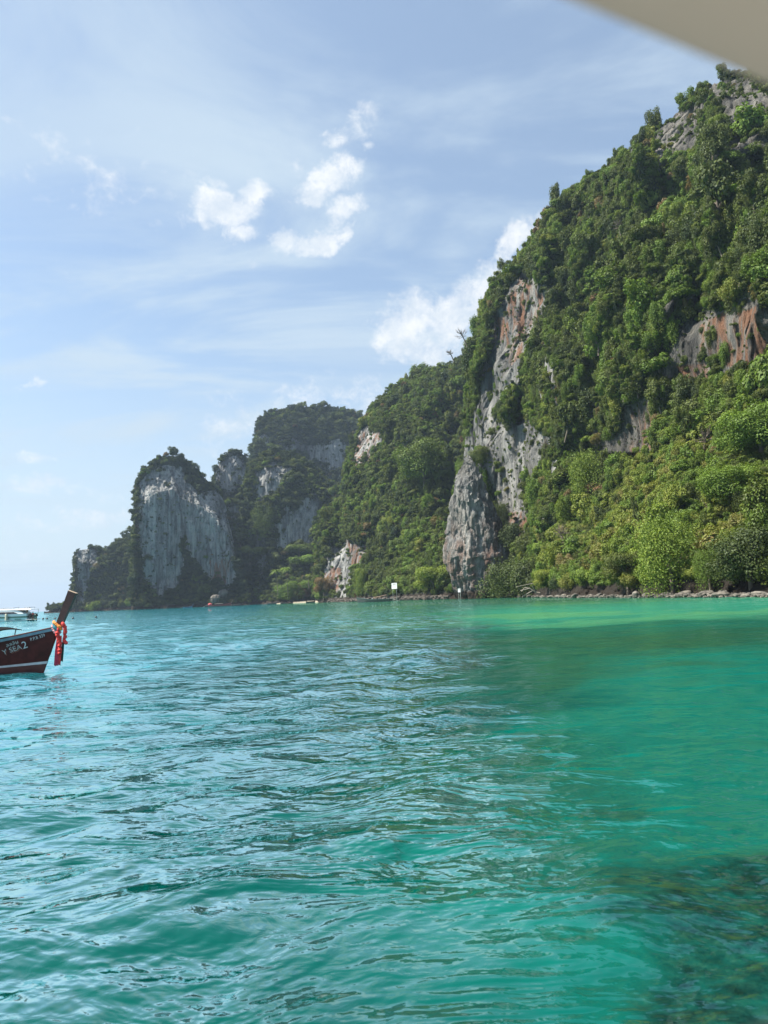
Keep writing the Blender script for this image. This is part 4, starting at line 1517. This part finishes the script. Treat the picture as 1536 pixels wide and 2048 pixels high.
def hull_text(body, size, x, z, slope, name, m_, off, sx=1.0):
    V, Fc = text_mesh(body, size, name)
    out = []
    for v in V:
        tx = x + v.x * sx * math.cos(slope) - v.y * math.sin(slope)
        tz = z + v.x * sx * math.sin(slope) + v.y * math.cos(slope)
        p = hull.find(tx, tz, -1)
        out.append(p + Vector((0, -off, 0)))
    return mesh_obj(name, out, Fc, m_, boat)


SL = math.radians(17)
hull_text('Y SEA', .255, -1.29, .64, SL, 'name_lettering_shadow', M_LETS, .022, 1.04)
hull_text('Y SEA', .255, -1.32, .68, SL, 'name_lettering', M_LET, .028, 1.04)
hull_text('2', .37, -.66, .86, SL, 'numeral', M_LETW, .028, 1.0)
hull_text('ลลลิษ', .185, -1.20, .95, SL, 'thai_lettering', M_LET, .028, 1.0)
hull_text('P.P.B 339', .165, -.40, 1.13, SL, 'registration_lettering', M_LETW, .028, .82)

# garlands and cloths tied round the prow post
def blossoms(name, pts, r_, m_, label, cat, n):
    b = MB()
    pts = [Vector(p) for p in pts]
    ln = [0]
    for a_, b_ in zip(pts[:-1], pts[1:]): ln.append(ln[-1] + (b_ - a_).length)
    for i in range(n):
        s_ = ln[-1] * i / (n - 1)
        j = max(k for k in range(len(ln)) if ln[k] <= s_ + 1e-9); j = min(j, len(pts) - 2)
        p = pts[j].lerp(pts[j + 1], (s_ - ln[j]) / max(ln[j + 1] - ln[j], 1e-6))
        q = r_ * random.uniform(1.1, 1.75)
        b.ball(p + Vector((random.uniform(-.012, .012), random.uniform(-.012, .012), 0)), (q, q, q * .8), 7, 5)
    o = b.build(name, m_, None, True)
    o.location = boat.location
    tag(o, label, cat)
    return o


M_ORANGE = simple_mat('orange marigold blossoms', (.85, .055, .045), .8, var=.35, vscale=25)
M_YEL = simple_mat('yellow blossoms', (.80, .28, .06), .8, var=.3, vscale=25)
M_PINKW = simple_mat('pink and white blossoms', (.72, .36, .38), .8, var=.4, vscale=20)
bx, bz = .53, 1.60
blossoms('flower_garland', [(bx - .17, -.05, bz + .20), (bx - .06, -.13, bz + .10), (bx + .08, -.13, bz + .0), (bx + .12, -.12, bz - .08)], .050, M_YEL, 'yellow and orange blossom string wound round the top of the ties on the prow', 'garland', 12)
blossoms('flower_garland', [(bx - .20, -.08, bz + .05), (bx - .13, -.14, bz - .12), (bx - .02, -.13, bz - .24), (bx + .07, -.10, bz - .20)], .04, M_PINKW, 'pale pink blossom string looped low round the stem of the maroon boat', 'garland', 12)
blossoms('flower_garland', [(bx + .06, -.16, bz - .06), (bx + .03, -.17, bz - .25), (bx + .07, -.17, bz - .45), (bx + .13, -.16, bz - .62), (bx + .12, -.16, bz - .95)], .050, M_ORANGE, 'orange marigold garland hanging in front of the red cloth', 'garland', 24)
blossoms('flower_garland', [(bx + .19, -.10, bz + .14), (bx + .27, -.10, bz - .05), (bx + .27, -.10, bz - .30), (bx + .24, -.10, bz - .52), (bx + .32, -.10, bz - .60)], .046, M_ORANGE, 'orange garland looped forward of the prow post, rightmost of the ties', 'garland', 20)


def sash(x, z1, z0, wd, m_, label, y=-.13, ph=0.0):
    V = []; Fc = []
    n, mm = 14, 10
    for i in range(n + 1):
        s_ = i / n
        for j in range(mm + 1):
            v = j / mm - .5
            w_ = wd * (.55 + .55 * min(s_ * 2, 1))
            fold = .022 * math.sin(v * 17 + ph + s_ * 1.3)
            V.append((x + v * w_ - .06 * s_, y + fold, z1 + (z0 - z1) * s_ + .02 * math.sin(v * 9 + ph) * s_))
    for i in range(n):
        for j in range(mm):
            a = i * (mm + 1) + j
            Fc.append((a, a + mm + 1, a + mm + 2, a + 1))
    o = mesh_obj('cloth_sash', V, Fc, m_, None, True)
    md = o.modifiers.new('thickness', 'SOLIDIFY'); md.thickness = .008
    o.location = boat.location
    return tag(o, label, 'sash', 'coloured cloths tied to the prow')


M_RED = simple_mat('red cloth', (.78, .075, .075), .8, var=.2, vscale=8)
M_MAG = simple_mat('magenta cloth', (.70, .06, .12), .8, var=.2, vscale=8)
M_TEAL = simple_mat('teal cloth', (.02, .19, .25), .8, var=.2, vscale=8)
M_GREENC = simple_mat('dark green cloth', (.02, .06, .05), .8, var=.2, vscale=8)
sash(bx + .05, bz - .32, bz - 1.40, .13, M_MAG, 'magenta cloth strip hanging from the prow, leftmost of the cloths', -.15)
sash(bx + .13, bz - .32, bz - 1.38, .13, M_RED, 'red cloth strip hanging in the middle of the prow ties', -.14, 1.2)
sash(bx + .22, bz - .45, bz - 1.25, .09, M_GREENC, 'dark green cloth strip hanging behind the red one', -.10, 2.0)
# teal band round the stem
b = MB().tube([(bx - .16, -.10, bz + .10), (bx - .08, -.14, bz - .02), (bx + .02, -.14, bz - .12), (bx + .1, -.11, bz - .16)], [.05, .065, .065, .05], 8)
o = b.build('cloth_sash', M_TEAL); o.location = boat.location
tag(o, 'teal blue cloth band knotted round the stem under the prow post', 'sash', 'coloured cloths tied to the prow')


# other longtails
def place(px, py): return on_water(px, py)


M_GREYH = simple_mat('weathered grey green hull', (.05, .065, .06), .6, var=.4, vscale=1)
M_REDC = simple_mat('faded red tarpaulin', (.50, .09, .10), .7, var=.2, vscale=1)
M_PALEC = simple_mat('white tarpaulin', (.30, .29, .27), .7, var=.1, vscale=1)
M_BLUEH = simple_mat('blue boat paint', (.05, .16, .30), .55, var=.2, vscale=1)
M_GREENRAIL = simple_mat('green rail paint', (.05, .14, .12), .6, var=.2, vscale=1)
q = at(716, 1203.6, 338)
e, h = longtail('longtail_boat', (q[0], q[1], 0), math.radians(180 - 14), 'dark grey green longtail boat beached in front of the dark rocks, laden with gear', k=1.55,
                mats=dict(hull=M_GREYH, low=M_GREYH, rail=M_GREENRAIL, stripe=M_GREYH, post=M_HULL, cap=M_GREYH))
g = random.Random(9)
for k in range(9):
    x = -2.2 - .85 * k
    c_ = MB()
    sz = g.uniform(.3, .55)
    c_.box((x, g.uniform(-.35, .35), h.zg(-x / 10.5) + sz * .35), (sz, sz * .8, sz * .7), Matrix.Rotation(g.random() * 2, 3, 'Z'), .85).box((x + .1, 0, h.zg(-x / 10.5) + sz * .8), (sz * .5, sz * .5, sz * .25), Matrix.Rotation(g.random(), 3, 'Z'))
    lab = ['grey', 'white', 'dark'][k % 3]
    o = c_.build('gear_bundle', [M_STEEL, M_PALEC, M_DARK][k % 3])
    o.matrix_world = Matrix.Translation((q[0], q[1], 0)) @ Matrix.Rotation(math.radians(166), 4, 'Z') @ Matrix.Scale(1.55, 4)
    tag(o, f'{ORD[k]} bundle of gear from the bow in the dark beached longtail, {lab} one', 'bundle', 'gear in the beached longtail')
o = MB().tube([(-5.0, 0, 1.35), (-7.2, .1, 1.62), (-9.4, .1, 2.05)], [.09, .085, .08], 7).build('mooring_pole', M_WOOD)
o.matrix_world = Matrix.Translation((q[0], q[1], 0)) @ Matrix.Rotation(math.radians(166), 4, 'Z') @ Matrix.Scale(1.55, 4)
tag(o, 'long pale pole laid slanting across the gear of the beached longtail', 'pole')

q = at(461, 1210.4, 596)
longtail('longtail_boat', (q[0], q[1], 0), math.radians(8), 'red longtail boat with white and red tarpaulin moored below the dark cliff', k=1.75,
         mats=dict(hull=simple_mat('faded red hull', (.20, .05, .05), .6, vscale=1), low=M_GREYH, rail=M_REDC, stripe=M_GREYH, post=M_WOOD), canopy=(-3.6, -7.4, 1.25, M_PALEC))
o = MB().ball((-9.6, 0, 1.1), (1.0, .7, .7), 12, 8).build('tarpaulin_heap', M_REDC)
o.matrix_world = Matrix.Translation((q[0], q[1], 0)) @ Matrix.Rotation(math.radians(8), 4, 'Z') @ Matrix.Scale(1.75, 4)
tag(o, 'rounded pink red tarpaulin heap on the stern of the red longtail', 'tarpaulin')
q = at(384, 1213, 640)
longtail('longtail_boat', (q[0], q[1], 0), math.radians(20), 'small blue boat lying left of the red longtail under the trees', k=1.1, mats=dict(hull=M_BLUEH, low=M_BLUEH, rail=M_PALEC, post=M_BLUEH, stripe=M_BLUEH), L=7, cat='boat')
q = at(486, 1208.5, 610)
longtail('longtail_boat', (q[0], q[1], 0), math.radians(12), 'dark boat lying just right of the red longtail', k=1.2, mats=dict(rail=M_STEEL, stripe=M_HULL, post=M_HULL), L=8, cat='boat')
for px, py, D, rz, L_, lab, mt in ((553, 1206, 592, 6, 9, 'grey boat with pale rail at the left end of the beached row', dict(hull=M_GREYH, rail=M_STEEL, low=M_GREYH, stripe=M_GREYH, post=M_GREYH)),
                                   (577, 1205, 588, 10, 8, 'dark boat with pale rail and pale prow in the middle of the beached row', dict(hull=M_HULL, rail=M_STEEL, low=M_GREYH, stripe=M_HULL, post=M_WOOD)),
                                   (586, 1204.6, 585, 4, 6, 'dark boat with a raised prow at the edge of the bare sand', dict(rail=M_WOOD, post=M_WOOD)),
                                   (630, 1202.6, 583, 8, 9, 'brown wooden boat hauled out at the right end of the sand', dict(hull=M_POST, rail=M_WOOD, low=M_GREYH, stripe=M_POST, post=M_WOOD))):
    q = at(px, py, D)
    longtail('longtail_boat', (q[0], q[1], .25), math.radians(rz), lab, k=.85, mats=mt, L=L_, cat='boat')

# ------------------------------------------------------------------ notice boards
def board(px0, px1, py0, py1, D, foot, label, lines):
    a = at(px0, py1, D); b_ = at(px1, py0, D)
    wd = b_[0] - a[0]; ht = b_[2] - a[2]
    cx = (a[0] + b_[0]) / 2
    e = empty('notice_board', (cx, a[1], foot), math.radians(-38))
    wd /= math.cos(math.radians(38))
    tag(e, label, 'sign')
    z0 = a[2] - foot
    MB().box((0, 0, z0 + ht / 2), (wd, .12, ht)).build('panel', M_WHITE, e)
    for sx in (-1, 1):
        MB().tube([(sx * wd * .36, .14, -1), (sx * wd * .36, .14, z0 + ht * .8)], .09, 6).build('post', M_STEEL, e)
    for k in range(lines):
        n = random.Random(k).uniform(.45, .8)
        zz = z0 + ht * (.84 - .12 * k)
        MB().box((0, -.063, zz), (wd * n, .006, ht * (.05 if k < 2 else .03))).build('print_line', M_STEEL if k > 1 else M_BLACK, e)


board(783.6, 793.6, 1165.8, 1178, 372, .5, 'white rectangular notice board with lines of print standing over the dark boat', 6)
board(916.4, 920.6, 1177, 1184.6, 268, .3, 'small narrow white notice at the left foot of the limestone spire', 3)

# ------------------------------------------------------------------ speedboat
SPX, SPD = 62.0, 196.0
sp0 = at(SPX, 1242.6, SPD)
SPM = .1435 * 1.10
spd = empty('speedboat', (sp0[0], sp0[1], 0), math.radians(-10))
tag(spd, 'white speedboat with green stripe and long cabin, stern towards the beach', 'speedboat')
spd.scale = (1, 1, .84)
M_GEL = simple_mat('white gelcoat', (.68, .72, .74), .3, var=.05)
M_GREEN = simple_mat('dark green stripe', (.01, .11, .085), .4, var=.1)
M_AQUA = simple_mat('pale aqua hull side', (.46, .66, .68), .4, var=.08)
M_GLASS = simple_mat('tinted cabin glazing', (.045, .045, .055), .15, var=.2)
M_CREAM = simple_mat('cream fender', (.62, .58, .44), .6)


def loft(secs):
    """secs: (x, [(y, z) ...]) cross sections, joined and capped"""
    V = []; Fc = []
    n = len(secs[0][1])
    for x, ring in secs:
        V += [(x, y, z) for y, z in ring]
    for i in range(len(secs) - 1):
        for k in range(n):
            k2 = (k + 1) % n
            Fc.append((i * n + k, i * n + k2, (i + 1) * n + k2, (i + 1) * n + k))
    Fc.append(tuple(reversed(range(n))))
    Fc.append(tuple((len(secs) - 1) * n + k for k in range(n)))
    return V, Fc


def ring(hw0, z0, hw1, z1):
    return [(-hw0, z0), (hw0, z0), (hw1, z1), (-hw1, z1)]


xs = [0, -4, -9, -13, -15.5, -17]
hwt = [1.75, 1.85, 1.85, 1.6, 1.0, .15]
f_ = lambda z0, z1, o=0.0: [(x, ring(h_ * (.80 + .2 * z0 / 2.0) + o, z0, h_ * (.80 + .2 * z1 / 2.0) + o, z1)) for x, h_ in zip(xs, hwt)]
V, Fc = loft(f_(-.3, .95)); mesh_obj('lower_hull', V, Fc, M_AQUA, spd)
V, Fc = loft(f_(.95, 1.42, .02)); mesh_obj('green_stripe', V, Fc, M_GREEN, spd)
V, Fc = loft(f_(1.42, 2.15)); mesh_obj('upper_hull', V, Fc, M_GEL, spd)
V, Fc = loft([(-2.2, ring(1.55, 2.15, 1.5, 2.2)), (-4.0, ring(1.6, 2.15, 1.5, 2.95)), (-8, ring(1.6, 2.15, 1.5, 2.95)), (-13.5, ring(1.3, 2.15, 1.1, 2.85))])
mesh_obj('cabin_glazing', V, Fc, M_GLASS, spd)
V, Fc = loft([(-1.0, ring(1.7, 1.9, 1.65, 2.25)), (-2.3, ring(1.7, 2.1, 1.6, 3.05)), (-3.6, ring(1.7, 2.75, 1.6, 3.35)), (-9, ring(1.72, 2.88, 1.6, 3.5)), (-14, ring(1.3, 2.8, 1.2, 3.2))])
mesh_obj('cabin_side', V, Fc, M_GEL, spd)
V, Fc = loft([(1.0, ring(1.7, 3.3, 1.6, 3.42)), (-3, ring(1.75, 3.35, 1.6, 3.62)), (-9, ring(1.72, 3.45, 1.6, 3.72)), (-13, ring(1.4, 3.35, 1.3, 3.5))])
mesh_obj('roof', V, Fc, M_GEL, spd)
for x0, x1 in ((.3, -1.2), (-4.2, -8.6)):
    b = MB()
    for sy in (-.9, 0, .9):
        b.tube([(x0, sy, 3.98), (x1, sy, 3.98)], .05, 6)
    for x in (x0, x1):
        b.tube([(x, -.9, 3.98), (x, .9, 3.98)], .05, 6)
        for sy in (-.9, .9): b.tube([(x, sy, 3.5), (x, sy, 3.98)], .04, 6)
    b.build('roof_rack', M_BLACK, spd)
MB().tube([(-3.6, 0, 3.5), (-3.5, 0, 4.6)], .03, 6).build('antenna', M_STEEL, spd)
for sy in (-1.6, 1.6):
    MB().tube([(.7, sy, 1.9), (.9, sy, 3.4)], .05, 6).build('roof_post', M_STEEL, spd)
for k, (x, sy) in enumerate(((.45, -1.15), (.45, 0), (.45, 1.15))):
    m_ = empty('outboard_motor', (x, sy, 0)); m_.parent = spd
    MB().box((.15, 0, 1.55), (.62, .5, .72), None, .72).box((.12, 0, 1.98), (.5, .4, .16), None, .6).build('cowling', M_BLACK, m_)
    MB().box((.15, 0, .6), (.3, .22, 1.3)).box((.2, 0, -.1), (.5, .12, .3)).build('motor_leg', M_BLACK, m_)
MB().box((.5, 0, .38), (1.8, 3.2, .16)).build('swim_platform', M_GEL, spd)
b = MB()
for k in range(4): b.tube([(2.1 + .22 * k, -1.4, .25), (1.75 + .22 * k, -1.4, 1.7)], .06, 6)
b.tube([(1.75, -1.4, 1.7), (2.45, -1.4, 1.7)], .05, 6).tube([(2.1, -1.4, .35), (2.8, -1.4, .35)], .05, 6).tube([(1.0, -1.4, .42), (2.8, -1.4, .3)], .07, 6)
b.build('boarding_ladder', M_GREEN, spd)
V, Fc = text_mesh('travel', 1.25, 'lettering')
mesh_obj('lettering', [(-10.6 + v.x * 1.05, -1.66, .22 + v.y * .62) for v in V], Fc, M_GREEN, spd)
b = MB()
for k in range(6): b.box((-3.2 + .32 * k, -1.70, .55), (.14, .03, .42))
b.build('vent_grille', M_GREEN, spd)
fd = MB().tube([(-5.4, -1.98, 2.3), (-5.4, -2.02, 1.9), (-5.4, -2.05, .35)], [.22, .30, .30], 10).build('fender', M_CREAM)
fd.matrix_world = Matrix.Translation((sp0[0], sp0[1], 0)) @ Matrix.Rotation(math.radians(-10), 4, 'Z') @ Matrix.Diagonal((1, 1, .84, 1))
tag(fd, 'long cream fender hanging down the side of the white speedboat', 'fender')

M_SKIN = simple_mat('tanned skin', (.32, .17, .11), .6, var=.1)
M_VEST = simple_mat('orange red life vest', (.70, .09, .06), .7, var=.1)
M_CLOTHD = simple_mat('dark shorts', (.02, .025, .03), .8)
M_HAIR = simple_mat('black hair', (.012, .010, .009), .6)
M_TAN = simple_mat('tan shirt', (.50, .27, .17), .8)


def person(loc, rz, pose, label, shirt):
    """one continuous skinned body, with clothes and hair as children"""
    e = empty('person', loc, rz)
    tag(e, label, 'person')
    if pose == 'stand':
        J = [(0, 0, .95), (0, 0, 1.25), (0, 0, 1.45), (0, 0, 1.55), (.02, 0, 1.66), (0, .2, 1.42), (.08, .26, 1.15), (.25, .2, 1.0), (0, -.2, 1.42), (.08, -.26, 1.15), (.25, -.2, 1.0),
             (0, .1, .9), (.03, .11, .48), (0, .11, .06), (.14, .11, .03), (0, -.1, .9), (.03, -.11, .48), (0, -.11, .06), (.14, -.11, .03)]
    else:
        J = [(0, 0, .48), (-.02, 0, .78), (0, 0, .98), (.02, 0, 1.08), (.06, 0, 1.19), (0, .2, .95), (.12, .26, .72), (.34, .18, .62), (0, -.2, .95), (.12, -.26, .72), (.34, -.18, .62),
             (.05, .1, .46), (.46, .12, .47), (.46, .12, .08), (.6, .12, .05), (.05, -.1, .46), (.46, -.12, .47), (.46, -.12, .08), (.6, -.12, .05)]
    E_ = [(0, 1), (1, 2), (2, 3), (3, 4), (2, 5), (5, 6), (6, 7), (2, 8), (8, 9), (9, 10), (0, 11), (11, 12), (12, 13), (13, 14), (0, 15), (15, 16), (16, 17), (17, 18)]
    Rd = [.15, .15, .14, .06, .105, .06, .045, .035, .06, .045, .035, .09, .065, .045, .04, .09, .065, .045, .04]
    me = bpy.data.meshes.new('body'); me.from_pydata(J, E_, [])
    o = bpy.data.objects.new('body', me); C.objects.link(o); o.parent = e
    me.materials.append(M_SKIN)
    md = o.modifiers.new('skin', 'SKIN')
    sv = me.skin_vertices[0].data
    for i, r_ in enumerate(Rd): sv[i].radius = (r_, r_)
    sv[0].use_root = True
    o.modifiers.new('smooth', 'SUBSURF').levels = 1
    z = J[1][2]; x = J[1][0]
    MB().tube([(x, 0, z - .25), (x, 0, z), (x, 0, z + .22), (x, 0, z + .27)], [.19, .20, .19, .10], 12).build('shirt' if shirt is M_TAN else 'life_vest', shirt, e, True)
    b = MB()
    for s_ in (11, 15):
        b.tube([J[s_], tuple(Vector(J[s_]).lerp(Vector(J[s_ + 1]), .7))], [.13, .10], 10)
    b.build('shorts', M_CLOTHD, e, True)
    MB().ball((J[4][0] - .015, 0, J[4][2] + .05), (.112, .105, .10), 10, 7).build('hair', M_HAIR, e, True)
    return e


RS = Matrix.Translation((sp0[0], sp0[1], 0)) @ Matrix.Rotation(math.radians(-10), 4, 'Z') @ Matrix.Diagonal((1, 1, .84, 1))
v = RS @ Vector((1.25, -1.0, .46)); person(v, math.radians(-60), 'stand', 'person in an orange red life vest standing on the stern platform of the speedboat', M_VEST)
v = RS @ Vector((-.4, -.9, 2.2)); person(v, math.radians(-80), 'sit', 'person in a tan shirt sitting under the roof at the speedboat stern', M_TAN)

# ------------------------------------------------------------------ swim line buoys
for k, (px, py, lab) in enumerate(((86, 1238.3, 'dark float nearest the speedboat on the swim line'), (94, 1238.2, 'second dark float from the speedboat'), (110, 1238, 'dark float just left of the prow post'),
                                   (146, 1237.6, 'dark float just right of the prow post'), (192, 1235.4, 'rightmost dark float alone on the water'))):
    q = on_water(px, py)
    b = MB().ball((0, 0, .12), (.3, .3, .26), 10, 7).tube([(0, 0, .3), (0, 0, .46)], .05, 6)
    o = b.build('buoy', M_BLACK, None, True)
    o.location = (q[0], q[1], 0)
    tag(o, lab, 'buoy', 'floats of the swim line')

# ------------------------------------------------------------------ our own boat: awning edge above, rail below
M_AWN, _n, _l = mat('beige awning cloth')
t = NT(M_AWN.node_tree)
wv = t.noise(t.n('ShaderNodeTexCoord').outputs['Object'], 5, 4, .5)
cc = t.mixc(wv, (.54, .48, .42), (.58, .52, .46))
d1 = t.n('ShaderNodeBsdfDiffuse'); t.put(d1.inputs[0], cc)
d2 = t.n('ShaderNodeBsdfTranslucent'); t.put(d2.inputs[0], cc)
ms = t.n('ShaderNodeMixShader'); ms.inputs[0].default_value = .45
t.put(ms.inputs[1], d1.outputs[0]); t.put(ms.inputs[2], d2.outputs[0])
o = t.n('ShaderNodeOutputMaterial'); t.put(o.inputs[0], ms.outputs[0])
own = empty('tour_boat', (.6, -.6, 1.0))
tag(own, 'beige awning corner and pale rail of the boat the picture is taken from', 'boat')
ZA = .235
def on_plane(px, py, dz):
    d = ray(px, py)
    return EYE + d * (dz / d[2])
p0, p1 = on_plane(1212, 0, ZA), on_plane(1560, 160, ZA - .012)
dr = (p1 - p0) / np.linalg.norm(p1 - p0)
side = np.array([dr[1], -dr[0], 0]);
if side[0] < 0: side = -side
V = []
ts = np.linspace(-1.2, 1.3, 26)
prof_ = [(0, -.004), (-.006, .006), (0, .018), (.05, .020), (.6, .05), (1.4, .06), (1.4, .045), (.6, .035), (.05, .004), (.012, -.003)]
for s_ in ts:
    c = p0 + dr * (s_ + .1)
    bend = .012 * math.sin(s_ * 2.0)
    for a, z in prof_:
        q = c + side * (a + bend) + np.array([0, 0, z])
        V.append(tuple(q - np.array([.6, -.6, 1.0])))
n = len(prof_)
Fc = []
for i in range(len(ts) - 1):
    for k in range(n):
        Fc.append((i * n + k, i * n + (k + 1) % n, (i + 1) * n + (k + 1) % n, (i + 1) * n + k))
Fc.append(tuple(range(n))); Fc.append(tuple(reversed([(len(ts) - 1) * n + k for k in range(n)])))
mesh_obj('awning', V, Fc, M_AWN, own)
r0 = at(1640, 2160, .13); r1 = at(1760, 2080, .14)
dd = (r1 - r0)
b = MB().tube([tuple(r0 - dd * 1.2 - np.array([0, .03, .03]) - np.array([.6, -.6, 1.0])), tuple(r0 - np.array([.6, -.6, 1.0])), tuple(r1 - np.array([.6, -.6, 1.0])), tuple(r1 + dd * 3 - np.array([.6, -.6, 1.0]))], .010, 12)
b.build('rail', simple_mat('grey beige rail', (.17, .165, .14), .6), own, True)


# ------------------------------------------------------------------ haze
m, N_, L_ = mat('sea haze')
t = NT(m.node_tree)
pv = t.n('ShaderNodeVolumePrincipled')
pv.inputs['Color'].default_value = (.46, .60, .80, 1)
pv.inputs['Density'].default_value = .00012
pv.inputs['Anisotropy'].default_value = .2
o = t.n('ShaderNodeOutputMaterial')
t.put(o.inputs['Volume'], pv.outputs[0])
hz = MB().box((0, 0, 158), (18400, 18400, 324)).build('haze', m)
tag(hz, kind='stuff')
